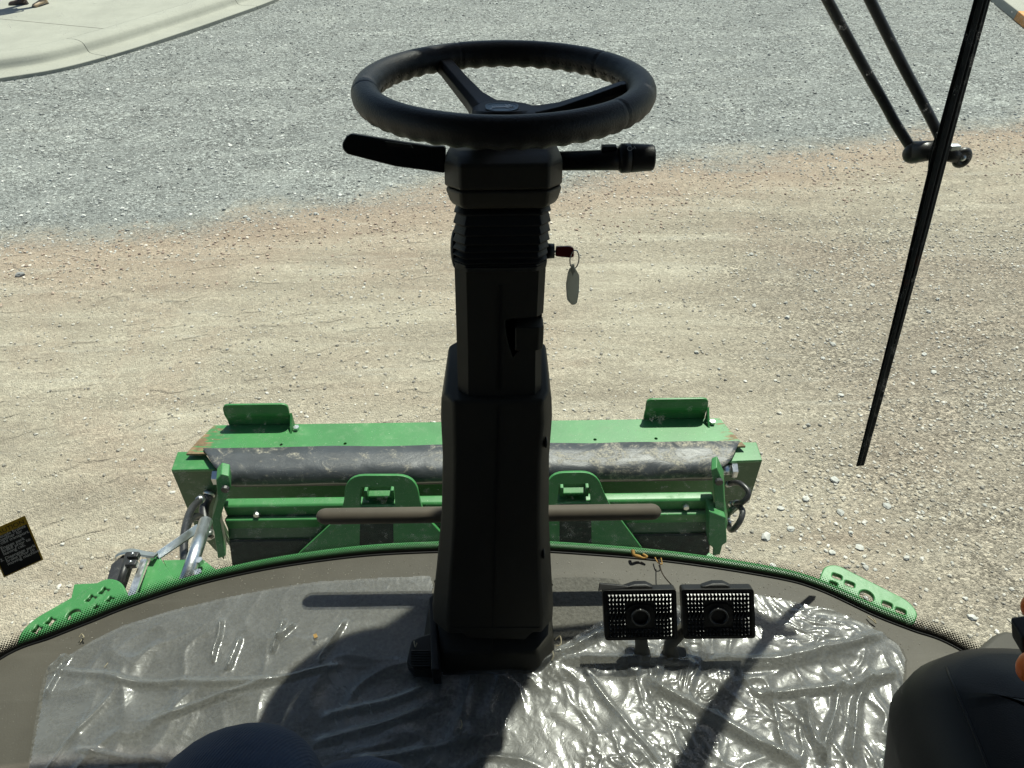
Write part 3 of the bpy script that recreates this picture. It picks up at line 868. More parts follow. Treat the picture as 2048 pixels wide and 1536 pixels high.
# arch brackets with latch boxes
YB = yp - .045
BN = Vector((0, 1, -LEAN)).normalized(); BO = Vector((0, ly(-.56, -.040), -.56)); BV = Vector((0, LEAN, 1)).normalized()
def PB(x, y, o=0.0): return PP(x, y, BO + BN * o, BN)
def arch(cx, mir, pts, win, leg):
    outer = rounded([PB(x, y) for x, y in pts], [.001, .30, .10, .10, .30, .001, .001, .001, .001, .001][:len(pts)], 6)
    holes = [rounded([PB(x, y) for x, y in win], .008, 3)]
    o = curve_mesh('arch_bracket', [outer] + holes, PB(cx, 1000), Vector((1, 0, 0)), BV, .012, gr, fh, bevel=.0015)
    # latch box behind the window
    a, b_ = PB(win[0][0] + 2, win[0][1]), PB(win[2][0] - 2, win[2][1]); YB = (a.y + b_.y) / 2
    x0, x1 = min(a.x, b_.x), max(a.x, b_.x); zt, zb = max(a.z, b_.z), min(a.z, b_.z)
    G().prism([(x0 + .012, YB + .012, zt - .046), (x0 + .012, YB + .034, zt - .040), (x0 + .012, YB + .036, zt - .028), (x0 + .012, YB + .075, zt - .020), (x0 + .012, YB + .075, zb), (x0 + .012, YB + .012, zb)], (x1 - x0 - .024, 0, 0)).build('latch_block', gr, o, bevel=.003)
    for xx in (x0 + .003, x1 - .013):
        G().prism([(xx, YB + .008, zt - .020), (xx, YB + .07, zt - .022), (xx, YB + .07, zb), (xx, YB + .008, zb)], (.010, 0, 0)).build('latch_cheek', gr, o, bevel=.002)
    # dark sheet between the legs, painting the shade of a recess
    q = [PB(x, y, -.008) for x, y in leg]
    G().prism(q, (0, .004, 0)).build('leg_shade', M['shade_panel'], o)
    return o
arch(762, 1, [(578, 1125), (690, 1022), (692, 950), (832, 950), (842, 1022), (940, 1125)], [(722, 972), (790, 970), (792, 1010), (720, 1012)], [(721, 1014), (786, 1014), (788, 1130), (718, 1130)])
arch(1150, 1, [(1085, 1125), (1092, 1010), (1095, 945), (1192, 943), (1212, 1000), (1305, 1125)], [(1117, 966), (1180, 964), (1182, 1004), (1113, 1006)], [(1119, 1008), (1182, 1008), (1184, 1130), (1119, 1130)])
# end boxes
for s, T4, B4 in ((-1, [(355, 903), (408, 903), (432, 938), (342, 940)], [(342, 940), (436, 938), (448, 1120), (392, 1060)]),
                  (1, [(1478, 884), (1513, 884), (1525, 920), (1447, 923)], [(1440, 923), (1525, 920), (1500, 1000), (1440, 1050)])):
    top = [PZ(x, y, ZT - .02) for x, y in T4]
    o = G().prism(top, (0, 0, -.012)).build('end_box_top', gr, fh, bevel=.003)
    ym = sum(p.y for p in top[2:]) / 2 + .004
    q = [PY(x, y, ym) for x, y in B4]
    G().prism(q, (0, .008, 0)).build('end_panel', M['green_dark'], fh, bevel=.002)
    xo = (min if s < 0 else max)(p.x for p in top)
    G().prism([(xo - s * .012, ym + .004, ZT - .034), (xo - s * .03, top[0].y, ZT - .034), (xo - s * .05, top[0].y, zlo + .1), (xo - s * .10, ym + .004, zlo + .1)], (-s * .01, 0, 0)).build('end_cheek', M['green_dark'], fh)
# side plates that carry the roller
for s, pts in ((-1, [(432, 960), (442, 948), (458, 952), (462, 975), (452, 1000), (440, 1040), (452, 1112), (436, 1118), (424, 1040), (436, 1000)]),
               (1, [(1422, 940), (1434, 935), (1447, 965), (1450, 1025), (1455, 1050), (1440, 1110), (1425, 1112), (1432, 1040), (1428, 980)])):
    q = [PB(x, y) for x, y in pts]
    G().prism(q, (s * .012, .05, .0)).build('side_plate', gr, fh, bevel=.003)
    c = PB(452 if s < 0 else 1437, 975 if s < 0 else 960)
    G().tube([c + Vector((0, -.012, 0)), c + Vector((0, -.002, 0))], .012, 10).build('bolt', M['dark_metal'], fh)
# right lower bracket
q = [PB(x, y, -.02) for x, y in ((1418, 1022), (1452, 1035), (1454, 1085), (1432, 1100), (1418, 1090))]
G().prism(q, (0, .05, 0)).build('hose_bracket', gr, fh, bevel=.003)
for px, py in ((1215, 1000),): pass

# hydraulic hoses: things of their own
def hose(pts, r, lab, mat=None, fit=True):
    q = smooth_path([PD(*p) for p in pts], 8)
    t = thing('hydraulic_hose', lab, 'hose', q[0], 'hydraulic hoses at the feeder house')
    G().tube(q, r, 10).build('hose_body', mat or M['dark_metal'], t, smooth=True)
    if fit:
        for a, b_ in ((q[0], q[2]), (q[-1], q[-3])):
            G().tube([a, a.lerp(b_, 1.0)], r * 1.25, 8).build('hose_fitting', M['steel'], t, smooth=True)
    return t
hose([(1455, 968, 2.33), (1478, 966, 2.28), (1497, 985, 2.25), (1485, 1004, 2.26), (1462, 1008, 2.32)], .009, 'short black hose loop highest at the right end of the feeder house')
hose([(1470, 1005, 2.3), (1485, 1022, 2.26), (1478, 1045, 2.25), (1463, 1060, 2.28), (1455, 1045, 2.34)], .0095, 'dusty hose bent downward below the upper loop at the right end')
hose([(1478, 1005, 2.32), (1462, 1020, 2.30), (1453, 1035, 2.32)], .009, 'thin green taped hose crossing behind the bent hose', M['green_dark'])
hose([(402, 998, 2.25), (382, 1020, 2.15), (370, 1060, 2.05), (368, 1110, 1.98), (375, 1150, 1.92)], .011, 'black hose hanging past the left end of the feeder house')
hose([(412, 1060, 2.25), (400, 1035, 2.25), (378, 1042, 2.12), (366, 1085, 2.05)], .012, 'black hose arching over the galvanised strut at left')
hose([(418, 1075, 2.3), (408, 1020, 2.35), (420, 985, 2.38)], .016, 'thick dusty hose against the left side plate')

# ================================================================== LATCH MECHANISM at lower left, outside
ms = thing('coupler_lever', 'galvanised lever and strut on a green bracket outside the lower left window', 'lever', PD(360, 1150, 1.8))
G().tube([PD(412, 1042, 1.98), PD(372, 1162, 1.80)], .0175, 16).build('strut', M['steel'], ms, smooth=True)
a, b_ = PD(400, 1050, 2.0), PD(300, 1115, 1.86)
G().prism([PD(393, 1048, 2.0), PD(400, 1062, 2.0), PD(318, 1118, 1.87), PD(312, 1104, 1.87)], (0, .006, -.008)).build('lever_arm', M['steel'], ms, bevel=.001)
q = smooth_path([PD(x, y, 1.87) for x, y in ((230, 1122), (238, 1106), (262, 1099), (290, 1104), (316, 1108))], 6)
g = G(); rings = []
for i, p in enumerate(q):
    t = (q[min(i + 1, len(q) - 1)] - q[max(i - 1, 0)]).normalized(); n_ = Vector((0, .5, .86)); u = t.cross(n_).normalized()
    rings.append([p + n_ * .003, p + n_ * .003 + u * .022, p - n_ * .003 + u * .022, p - n_ * .003])
g.loft(rings).build('lever_loop', M['steel'], ms, smooth=False, bevel=.001)
zb = -.34
G().prism([PZ(x, y, zb) for x, y in ((303, 1112), (318, 1112), (352, 1162), (300, 1215), (258, 1225))], (0, 0, -.01)).build('bracket_plate', gr, ms, bevel=.002)
for (x, y) in ((302, 1117), (400, 1126), (398, 1150)):
    p = PZ(x, y, zb + .006); G().tube([p, p + Vector((0, 0, .014))], .010, 6).build('bolt', M['steel'], ms)
G().prism([PZ(x, y, zb - .01) for x, y in ((325, 1120), (405, 1118), (440, 1145), (350, 1170))], (0, 0, -.02)).build('base_plate', gr, ms, bevel=.002)
G().prism([PZ(x, y, zb + .03) for x, y in ((282, 1118), (294, 1118), (270, 1190), (254, 1192))], (0, 0, -.008)).build('spring_strip', M['steel'], ms)
G().prism([PZ(x, y, zb + .02) for x, y in ((222, 1128), (246, 1108), (262, 1112), (244, 1165), (212, 1162))], (0, 0, -.03)).build('sensor_housing', M['dark_metal'], ms, bevel=.004)
G().tube([PZ(258, 1108, zb + .045), PZ(240, 1168, zb + .045)], .009, 10).build('hinge_rod', M['plastic_black'], ms, smooth=True)
for k, (x, y) in enumerate(((268, 1112), (264, 1128))):
    p = PZ(x, y, zb + .05); G().box(p, (.013, .008, .008)).build('switch_block', M['plastic_black'], ms, bevel=.002)
    G().ball(p + Vector((0, 0, .009)), .004, 8, 6).build('terminal', M['steel'], ms, smooth=True)

# ================================================================== PERFORATED BRACKETS under the window
def arc_loop(c, U, V, r, kind, k=8):
    out = []
    n = 4 * k if kind == 'star' else 20
    for i in range(n):
        a = 2 * math.pi * i / n
        if kind == 'star': rr = r * (1 + .20 * math.cos(4 * a)); q = (math.cos(a) * rr, math.sin(a) * rr)
        elif kind == 'oval':
            ca, sa = math.cos(a), math.sin(a); e = .6
            q = (math.copysign(abs(ca) ** e, ca) * r * 1.05, math.copysign(abs(sa) ** e, sa) * r * .78)
        else: q = (math.cos(a) * r, math.sin(a) * r)
        out.append(c + U * q[0] + V * q[1])
    return out
def perforated(label, outline, holes, z, kind, rr):
    pts = [PZ(x, y, z) for x, y in outline]
    o0 = sum(pts, Vector()) / len(pts)
    U = (pts[1] - pts[0]); U.z = 0; U.normalize(); V = Vector((-U.y, U.x, 0))
    t = thing('step_bracket', label, 'bracket', o0, 'perforated green brackets outside the window')
    outer = rounded(pts, rr, 6)
    hl = []
    holes = [(x, y, r * (1.25 if kd == 'star' else 1.0), kd) for x, y, r, kd in holes]
    for (x, y, r, kd) in holes: hl.append(arc_loop(PZ(x, y, z), U, V, r, kd))
    curve_mesh('perforated_plate', [outer] + hl, o0, U, V, .006, gr, t, bevel=.003, res=3)
    # folded flange under the plate
    for (x, y, r, kd) in holes:
        if kd != 'disc':
            l0 = arc_loop(PZ(x, y, z), U, V, r * 1.18, kd); l1 = arc_loop(PZ(x, y, z), U, V, r * 1.02, kd)
            g = G(); g.loft([[p + Vector((0, 0, .003)) for p in l0], [p + Vector((0, 0, .0055)) for p in l1], [p + Vector((0, 0, -.004)) for p in l1]], cap=False)
            g.build('hole_rim', gr, t, smooth=True)
    fl = [pts[-1], pts[0]]
    return t, pts, U, V
ta, pts, U, V = perforated('long green perforated bracket with star holes outside the left window edge',
    [(36, 1330), (42, 1272), (70, 1243), (215, 1160), (243, 1168), (262, 1212), (262, 1290)],
    [(76, 1262, .0092, 'star'), (103, 1246, .0092, 'star'), (184, 1201, .0095, 'star'), (210, 1186, .0095, 'star'), (194, 1217, .0066, 'star'), (222, 1202, .0078, 'star'), (149, 1233, .0165, 'disc')],
    -.10, 'star', [.01, .03, .04, .03, .03, .01, .01])
G().prism([PZ(x, y, -.20) for x, y in ((148, 1168), (228, 1164), (262, 1240), (165, 1290), (136, 1222))], (0, 0, -.006)).build('lower_plate', gr, ta, bevel=.002)
tb, pts, U, V = perforated('green perforated bracket with oval holes outside the right window edge',
    [(1820, 1258), (1700, 1215), (1634, 1176), (1650, 1137), (1672, 1134), (1812, 1205), (1832, 1228)],
    [(1673, 1156, .012, 'oval'), (1698, 1171, .012, 'oval'), (1666, 1170, .010, 'oval'), (1732, 1195, .017, 'disc'), (1773, 1212, .012, 'oval'), (1800, 1225, .012, 'oval')],
    -.10, 'oval', [.02, .01, .02, .03, .03, .03, .02])
# small green tabs beyond the sill
sb = thing('sill_tab', 'small bright green angle tab between the feeder house and the sill at right', 'bracket', PZ(1430, 1118, -.3))
G().prism([PZ(x, y, -.3) for x, y in ((1400, 1122), (1418, 1104), (1436, 1116), (1450, 1136), (1405, 1136))], (0, 0, -.008)).build('tab_plate', gr, sb, bevel=.002)
G().prism([PZ(x, y, -.2) for x, y in ((1455, 1130), (1486, 1122), (1500, 1138), (1480, 1150))], (0, 0, -.03)).build('tab_block', gr, sb, bevel=.003)

# ================================================================== CAB: sill curve, windshield, frit, floor
EP = [(0, 1318), (104, 1275), (182, 1244), (260, 1213), (390, 1171), (520, 1141), (640, 1122), (750, 1110), (877, 1104), (1000, 1102), (1120, 1105), (1335, 1123), (1540, 1154), (1635, 1179), (1748, 1231), (1822, 1260), (1908, 1293)]
E0 = [PZ(x, y, 0) for x, y in EP]
lx, ly = E0[0].x, E0[0].y; rx, ry = E0[-1].x, E0[-1].y
ctrl = [Vector((lx - .20, -.9, 0)), Vector((lx - .19, -.1, 0)), Vector((lx - .16, ly - .35, 0)), Vector((lx - .09, ly - .13, 0))] + E0 + \
       [Vector((rx + .09, ry - .10, 0)), Vector((rx + .16, ry - .28, 0)), Vector((rx + .19, -.1, 0)), Vector((rx + .20, -.9, 0))]
sill = smooth_path(ctrl, 8)
for p in sill: p.z = 0
# outward direction of each sill point
def outw(path):
    res = []
    for i in range(len(path)):
        t = path[min(i + 1, len(path) - 1)] - path[max(i - 1, 0)]; t.normalize()
        res.append(Vector((-t.y, t.x, 0)))
    return res
ON = outw(sill)
TOPZ = 1.70
gl = lambda z: .37 * z - .08 * z * z
def glass_rings(off_, zs, i0=0, i1=None):
    i1 = len(sill) if i1 is None else i1
    return [[sill[i] + ON[i] * (gl(z) + off_) + Vector((0, 0, z)) for i in range(i0, i1)] for z in zs]
g = G(); zs = [-.03, 0, .03, .1, .2, .35, .5, .7, .9, 1.1, 1.3, 1.5, TOPZ]
g.loft(glass_rings(.004, zs), cap=False, closed=False)
glass_bvh = BVHTree.FromPolygons([tuple(v) for v in g.v], g.f)
def PG(px, py, off_=0.0):
    d = ray(px, py).normalized()
    loc, nrm, idx, dist = glass_bvh.ray_cast(CAM, d, 10)
    if loc is None: return PD(px, py, 1.2)
    if nrm.dot(d) < 0: nrm = -nrm
    return loc + d * (off_ / max(.3, nrm.dot(d)))
def glass_mat():
    b = NB('tinted_windshield_glass')
    tr = b.n('BsdfTransparent', Color=(.90, .965, .925, 1))
    gs = b.n('BsdfGlossy', Roughness=.0, Color=(1, 1, 1, 1))
    fr = b.n('Fresnel', IOR=1.35)
    m1 = b.n('MixShader', i0=b.math('MULTIPLY', fr, .6), i1=tr, i2=gs)
    # short scratches, lint and dried drops on the pane
    c = b.coord()
    w1 = b.noise(c, 30, 3, .5)
    cv = b.n('VectorMath', {'operation': 'ADD'}, i0=c, i1=b.n('TexNoise', Vector=c, Scale=26.0, Detail=2.0).outputs['Color'])
    v = b.n('TexVoronoi', {'feature': 'DISTANCE_TO_EDGE'}, Vector=cv.outputs[0], Scale=30.0)
    line = b.math('SUBTRACT', 1, b.sm(v.outputs['Distance'], .0, .035))
    msk = b.sm(b.noise(c, 42, 4, .7), .55, .62)
    dots = b.n('TexVoronoi', Vector=c, Scale=95.0)
    dt = b.math('SUBTRACT', 1, b.sm(dots.outputs['Distance'], .05, .11))
    dm = b.n('SeparateColor', i0=dots.outputs['Color']).outputs[0]
    dt = b.math('MULTIPLY', dt, b.math('GREATER_THAN', dm, .80))
    f = b.math('MAXIMUM', b.math('MULTIPLY', line, msk), b.math('MULTIPLY', dt, .8))
    film = b.math('MULTIPLY', b.sm(b.noise(c, 4, 5, .6), .35, .75), .012)
    f = b.math('ADD', b.math('MULTIPLY', f, .50), film, clamp=True)
    df = b.n('BsdfTranslucent', Color=(.8, .82, .78, 1))
    df2 = b.n('BsdfDiffuse', Color=(.8, .82, .78, 1))
    dd = b.n('MixShader', i0=.4, i1=df, i2=df2)
    m2 = b.n('MixShader', i0=f, i1=m1, i2=dd)
    return b.fin(m2)
M['glass'] = glass_mat()
ws = thing('windshield', 'large curved tinted windshield of the cab with a dotted black lower edge', 'windshield', (0, sill[len(sill) // 2].y, 0))
o = g.build('glass_pane', M['glass'], ws, smooth=True)

def frit_mat():
    b = NB('dotted_black_frit')
    uv = b.t.nodes.new('ShaderNodeUVMap'); uv.uv_map = 'UVMap'
    s_ = b.n('SeparateXYZ', i0=uv.outputs[0]); u, v = s_.outputs[0], s_.outputs[1]
    pit = .0048
    row = b.math('FLOOR', b.math('DIVIDE', v, pit * .6))
    sh = b.math('MULTIPLY', b.math('FLOORED_MODULO', row, 2.0), .5)
    fu = b.math('SUBTRACT', b.math('FRACT', b.math('ADD', b.math('DIVIDE', u, pit), sh)), .5)
    fv = b.math('MULTIPLY', b.math('SUBTRACT', b.math('FRACT', b.math('DIVIDE', v, pit * .6)), .5), .6)
    d = b.math('SQRT', b.math('ADD', b.math('MULTIPLY', fu, fu), b.math('MULTIPLY', fv, fv)))
    rr = b.math('SUBTRACT', .66, b.math('MULTIPLY', v, 19.0))
    f = b.sm(b.math('SUBTRACT', rr, d), -.03, .05)
    tr = b.n('BsdfTransparent', Color=(1, 1, 1, 1))
    bl = b.bsdf(Base_Color=(.008, .008, .008), Roughness=.35)
    return b.fin(b.n('MixShader', i0=f, i1=tr, i2=bl))
M['frit'] = frit_mat()
i0, i1 = 0, len(sill)
fz_ = [-.012, 0, .01, .02, .032]
rings = glass_rings(.0025, fz_, i0, i1)
me = bpy.data.meshes.new('dotted_edge'); n_ = i1 - i0
org = wl(ws)
vv = [tuple(p - org) for r in rings for p in r]
ff = [(k * n_ + j, k * n_ + j + 1, (k + 1) * n_ + j + 1, (k + 1) * n_ + j) for k in range(len(rings) - 1) for j in range(n_ - 1)]
me.from_pydata(vv, [], ff)
uvl = me.uv_layers.new(name='UVMap')
arc = [0]
for i in range(i0 + 1, i1): arc.append(arc[-1] + (sill[i] - sill[i - 1]).length)
for poly in me.polygons:
    for li in poly.loop_indices:
        vi = me.loops[li].vertex_index
        uvl.data[li].uv = (arc[vi % n_], fz_[vi // n_])
meshobj('dotted_edge', me, M['frit'], ws, smooth=True)
# black seal at the foot of the glass
g = G(); g.loft([[p + Vector((0, 0, h)) + ON[i] * d for i, p in enumerate(sill)] for d, h in ((-.0015, -.02), (-.0015, .0012), (.001, .002), (.002, .0), (.002, -.02))], cap=False, closed=False)
g.build('rubber_seal', M['plastic_black'], ws, smooth=True)
# green sill lip outside the glass
ia = min(range(len(sill)), key=lambda i: (sill[i] - PZ(70, 1288, 0)).length); ib = min(range(len(sill)), key=lambda i: (sill[i] - PZ(1815, 1255, 0)).length)
lip = thing('sill_lip', 'bright green painted sill lip running along the foot of the windshield', 'sill', (sill[(ia + ib) // 2].x, sill[(ia + ib) // 2].y, -.02))
prof = [(.010, -.05), (.010, -.012), (.014, -.006), (.024, -.004), (.032, -.007), (.036, -.014), (.036, -.05)]
g = G(); g.loft([[sill[i] + ON[i] * d + Vector((0, 0, h)) for i in range(ia, ib + 1)] for d, h in prof], cap=False, closed=False)
g.build('painted_lip', M['green'], lip, smooth=True)

# cab floor (border) : raised rim of grey-brown plastic
def floor_mat():
    b = NB('cab_floor_plastic')
    c = b.coord()
    n1 = b.noise(c, 5, 6, .6); fine = b.noise(c, 300, 3)
    cc = b.ramp(n1, (.3, (.108, .098, .076)), (.7, (.165, .151, .12)))
    sp = b.sm(b.noise(c, 420, 2, .5), .71, .75)
    cc = b.mix(b.math('MULTIPLY', sp, .7), cc, (.55, .52, .45))
    stx = b.sm(b.noise(b.coord(rot=(0, 0, .2), scale=(.6, 4, 1)), 5, 6, .7, .6), .5, .8)
    cc = b.mix(b.math('MULTIPLY', stx, .4), cc, (.22, .205, .17))
    sc = b.sm(b.noise(b.coord(rot=(0, 0, -.4), scale=(1, 9, 1)), 7, 4, .6, 2.5), .70, .73)
    cc = b.mix(b.math('MULTIPLY', sc, .5), cc, (.05, .045, .04))
    return b.fin(b.bsdf(Base_Color=cc, Roughness=.55, Normal=b.bump(fine, .2, .0015)))
M['floor'] = floor_mat()
rim = [p - ON[i] * .003 for i, p in enumerate(sill)]
g = G().prism([Vector((p.x, p.y, 0)) for p in rim], (0, 0, -.05))
o = g.build('floor', M['floor']); o['kind'] = 'structure'

def mat_fabric():
    b = NB('textured_floor_mat')
    c = b.coord()
    n = b.noise(c, 160, 4, .6); n2 = b.noise(c, 4, 5)
    cc = b.ramp(n, (.35, (.12, .114, .096)), (.65, (.21, .20, .172)))
    cc = b.mix(b.math('MULTIPLY', n2, .3), cc, (.22, .21, .18))
    return b.fin(b.bsdf(Base_Color=cc, Roughness=.8, Normal=b.bump(n, .8, .003)))
M['mat'] = mat_fabric()
MATP = [(90, 1352), (130, 1318), (250, 1253), (440, 1202), (640, 1168), (850, 1155), (868, 1168), (880, 1190), (1090, 1180), (1108, 1158), (1225, 1160), (1262, 1182), (1400, 1186), (1540, 1202), (1650, 1220), (1735, 1252), (1795, 1290), (1812, 1320), (1812, 1345), (1800, 1600), (1790, 1800), (20, 1800), (58, 1536)]
mp = smooth_path([PZ(x, y, .004) for x, y in MATP], 5, closed=True)
g = G().prism([Vector((p.x, p.y, .002)) for p in mp], (0, 0, .005))
tag(g.build('floor_mat', M['mat'], bevel=.002), 'dark textured floor mat covering the cab floor under the clear film', 'floor mat')

# ================================================================== CLEAR PROTECTIVE FILM with real wrinkles
def pip(x, y, poly):
    ins = np.zeros(x.shape, bool); n = len(poly)
    for i in range(n):
        x1, y1 = poly[i]; x2, y2 = poly[(i + 1) % n]
        c = ((y1 > y) != (y2 > y)) & (x < (x2 - x1) * (y - y1) / (y2 - y1 + 1e-12) + x1)
        ins ^= c
    return ins
def film_mat():
    b = NB('clear_plastic_film')
    c = b.coord()
    tr = b.n('BsdfTransparent', Color=(.965, .972, .975, 1))
    wob = b.noise(c, 55, 3, .5, .8)
    nrm = b.bump(wob, .25, .004)
    g1 = b.n('BsdfGlossy', Roughness=.11, Color=(1, 1, 1, 1)); b.set(g1, 'Normal', nrm)
    g2 = b.n('BsdfGlossy', Roughness=.36, Color=(1, 1, 1, 1)); b.set(g2, 'Normal', nrm)
    gs = b.n('MixShader', i0=.55, i1=g1, i2=g2)
    lw = b.n('Fresnel', IOR=1.5)
    f = b.math('MINIMUM', b.math('ADD', b.math('MULTIPLY', lw, 1.3), .045), .30)
    m1 = b.n('MixShader', i0=f, i1=tr, i2=gs)
    df = b.n('BsdfDiffuse', Color=(.82, .85, .86, 1))
    tl = b.n('BsdfTranslucent', Color=(.82, .85, .86, 1))
    dd = b.n('MixShader', i0=.35, i1=df, i2=tl)
    haze = b.math('ADD', .11, b.math('MULTIPLY', b.sm(b.noise(c, 6, 7, .65, .8), .40, .75), .17))
    return b.fin(b.n('MixShader', i0=haze, i1=m1, i2=dd))
M['film'] = film_mat()
FILMP = [(95, 1350), (128, 1318), (180, 1284), (250, 1250), (340, 1222), (440, 1198), (540, 1178), (640, 1163), (760, 1156), (862, 1152), (868, 1175), (862, 1215), (852, 1260), (850, 1300), (870, 1335), (980, 1345), (1085, 1325), (1112, 1300), (1160, 1268), (1215, 1235), (1225, 1215), (1300, 1215), (1380, 1212), (1450, 1205), (1512, 1192), (1560, 1200), (1600, 1208), (1660, 1222), (1735, 1250), (1796, 1290), (1811, 1320), (1808, 1350), (1798, 1450), (1785, 1560), (1770, 1800), (20, 1800), (58, 1536), (75, 1450), (88, 1390)]
def build_film():
    fp = [PZ(x, y, .010) for x, y in FILMP]; poly = [(p.x, p.y) for p in fp]
    x0, x1 = min(p[0] for p in poly), max(p[0] for p in poly); y0, y1 = .18, max(p[1] for p in poly)
    st = .0022
    xs = np.arange(x0, x1, st); ys = np.arange(y0, y1, st)
    X, Y = np.meshgrid(xs, ys, indexing='ij')
    # warped ridges: long folds + crumples
    wx = (fbm(X * 5, Y * 5, 3, 41) - .5) * .16; wy = (fbm(X * 5, Y * 5, 3, 47) - .5) * .16
    A, B = X + wx, Y + wy
    def ridge(a, b_, s, seed, p=2.0): return np.clip(1 - np.abs(2 * vnoise(a * s, b_ * s, seed) - 1) * 1.5, 0, 1) ** p
    right = np.clip((X - .0) / .12, 0, 1)
    ca, sa = math.cos(.35), math.sin(.35)
    P1, Q1 = A * ca + B * sa, -A * sa + B * ca
    P2, Q2 = A * ca - B * sa, A * sa + B * ca
    strength = np.clip((fbm(X * 4, Y * 4, 2, 101) - .28) * 2.2, .15, 1)
    Zr = ridge(P1 * 1.5, Q1 * .42, 27, 61) * .0052 + ridge(P2 * 1.3, Q2 * .6, 19, 67) * .0062 + ridge(A * .5, B * 1.5, 12, 89, 3) * .006
    Zr = Zr * strength + (vnoise(A * 60, B * 34, 71) - .5) * .0016 + (vnoise(P2 * 110, Q2 * 70, 72) - .5) * .0007
    lm = np.clip((fbm(X * 3, Y * 3, 2, 97) - .42) * 4, 0, 1) * np.clip((.78 - Y) / .14, .15, 1)
    Zl = (ridge(P2 * 1.2, Q2 * .5, 18, 63) * .0062 + ridge(P1, Q1 * .8, 13, 69) * .0055) * lm + (vnoise(A * 40, B * 26, 73) - .5) * .0007
    sh = np.clip((X + .33) / .08, 0, 1) * (1 - right) * np.clip((.60 - Y) / .1, 0, 1)
    Zl = Zl + sh * ridge(A * .55 + B * .2, B * 1.6, 17, 91) * .006
    fine = ridge(P1 * 1.4, Q1 * .7, 62, 131, 3) * .0016 + ridge(P2 * .8, Q2 * 1.3, 48, 137, 3) * .0014
    fm = np.clip((fbm(X * 7, Y * 7, 2, 141) - .35) * 3, 0, 1)
    Zr = Zr * .78 + fine * 1.7 * fm
    Zl = Zl + fine * (.25 + .45 * sh) * fm
    Z = .012 + right * Zr + (1 - right) * Zl
    # long folds placed as in the photograph
    def fold(a, b_, h, wd, bend=0):
        nonlocal Z
        a, b_ = PZ(*a, .01), PZ(*b_, .01)
        dx, dy = b_.x - a.x, b_.y - a.y; L = math.hypot(dx, dy); dx /= L; dy /= L
        s = (X - a.x) * dx + (Y - a.y) * dy; n = -(X - a.x) * dy + (Y - a.y) * dx
        n = n + bend * np.sin(np.clip(s / L, 0, 1) * np.pi) * L + (fbm(X * 14, Y * 14, 2, 7) - .5) * .012
        m = np.clip(s / L * 8, 0, 1) * np.clip((1 - s / L) * 8, 0, 1)
        Z = Z + h * np.exp(-(n / wd) ** 2) * m
    fold((448, 1238), (425, 1330), .010, .0035); fold((480, 1275), (455, 1345), .008, .005); fold((572, 1240), (545, 1310), .010, .004)
    fold((695, 1240), (640, 1330), .009, .004); fold((100, 1350), (145, 1315), .016, .004); fold((96, 1400), (140, 1318), .010, .004)
    fold((590, 1250), (555, 1285), .010, .005); fold((100, 1345), (560, 1362), .009, .006, .04); fold((300, 1450), (690, 1330), .010, .005, -.03)
    fold((880, 1360), (1790, 1300), .004, .02); fold((1285, 1360), (1600, 1536), .016, .007); fold((1400, 1335), (1780, 1262), .015, .008, .05)
    fold((1120, 1330), (1400, 1335), .012, .007, -.03); fold((1500, 1390), (1795, 1345), .014, .006, .06); fold((1060, 1345), (1215, 1268), .012, .006)
    fold((1600, 1400), (1660, 1536), .012, .006, .05); fold((1680, 1360), (1640, 1536), .012, .006); fold((1740, 1340), (1700, 1536), .012, .006, .03)
    fold((1165, 1345), (1330, 1536), .006, .004); fold((150, 1500), (330, 1536), .008, .005)
    fold((620, 1490), (900, 1400), .008, .006, .03); fold((640, 1440), (860, 1380), .008, .006, .02); fold((700, 1520), (1000, 1470), .008, .006, .02)
    Z = np.maximum(Z, .0085)
    ok = pip(X, Y, poly)
    # keep clear of the column foot
    n0, n1 = X.shape
    idx = np.arange(n0 * n1).reshape(n0, n1)
    cell = ok[:-1, :-1] & ok[1:, :-1] & ok[:-1, 1:] & ok[1:, 1:]
    a = idx[:-1, :-1][cell]; b_ = idx[1:, :-1][cell]; c = idx[1:, 1:][cell]; d = idx[:-1, 1:][cell]
    Fc = np.stack([a, b_, c, d], 1)
    used, inv = np.unique(Fc, return_inverse=True); Fc = inv.reshape(Fc.shape)
    V = np.stack([X, Y, Z], -1).reshape(-1, 3)[used]
    me = np_mesh('protective_film', V, Fc, M['film'])
    o = link(bpy.data.objects.new('protective_film', me))
    tag(o, 'crumpled clear plastic film spread over the floor mat', 'plastic film')
build_film()

# ================================================================== CAB SHELL (roof, rear wall, lower sides): shades the cabin as in the photo
M['liner'] = simple('dark_grey_headliner', (.022, .022, .021), .9, var=.1)
cab = thing('cab_shell', 'dark cab roof and rear wall enclosing the driver place', 'cab', (0, -.6, 0))
top = [p + ON[i] * gl(TOPZ) for i, p in enumerate(sill)]
G().prism([Vector((p.x, p.y, TOPZ)) for p in top], (0, 0, .16)).build('roof', M['liner'], cab, bevel=.03)
g = G(); bx = max(abs(sill[0].x), abs(sill[-1].x)) + .45
g.box((0, -.92, .85), (bx, .02, .9)).build('rear_wall', M['liner'], cab)
for s, p in ((-1, sill[0]), (1, sill[-1])):
    for yy, wdt in ((-.50, .38),):  # door pillars, widened over unseen side windows to darken the cabin
        g = G(); x = p.x
        g.loft([[Vector((x + s * (gl(z) - .03), yy - wdt, z)), Vector((x + s * (gl(z) - .03), yy + wdt, z)), Vector((x + s * (gl(z) + .0), yy + wdt, z)), Vector((x + s * gl(z), yy - wdt, z))] for z in (0, .5, 1, 1.7)])
        g.build('door_pillar', M['liner'], cab)

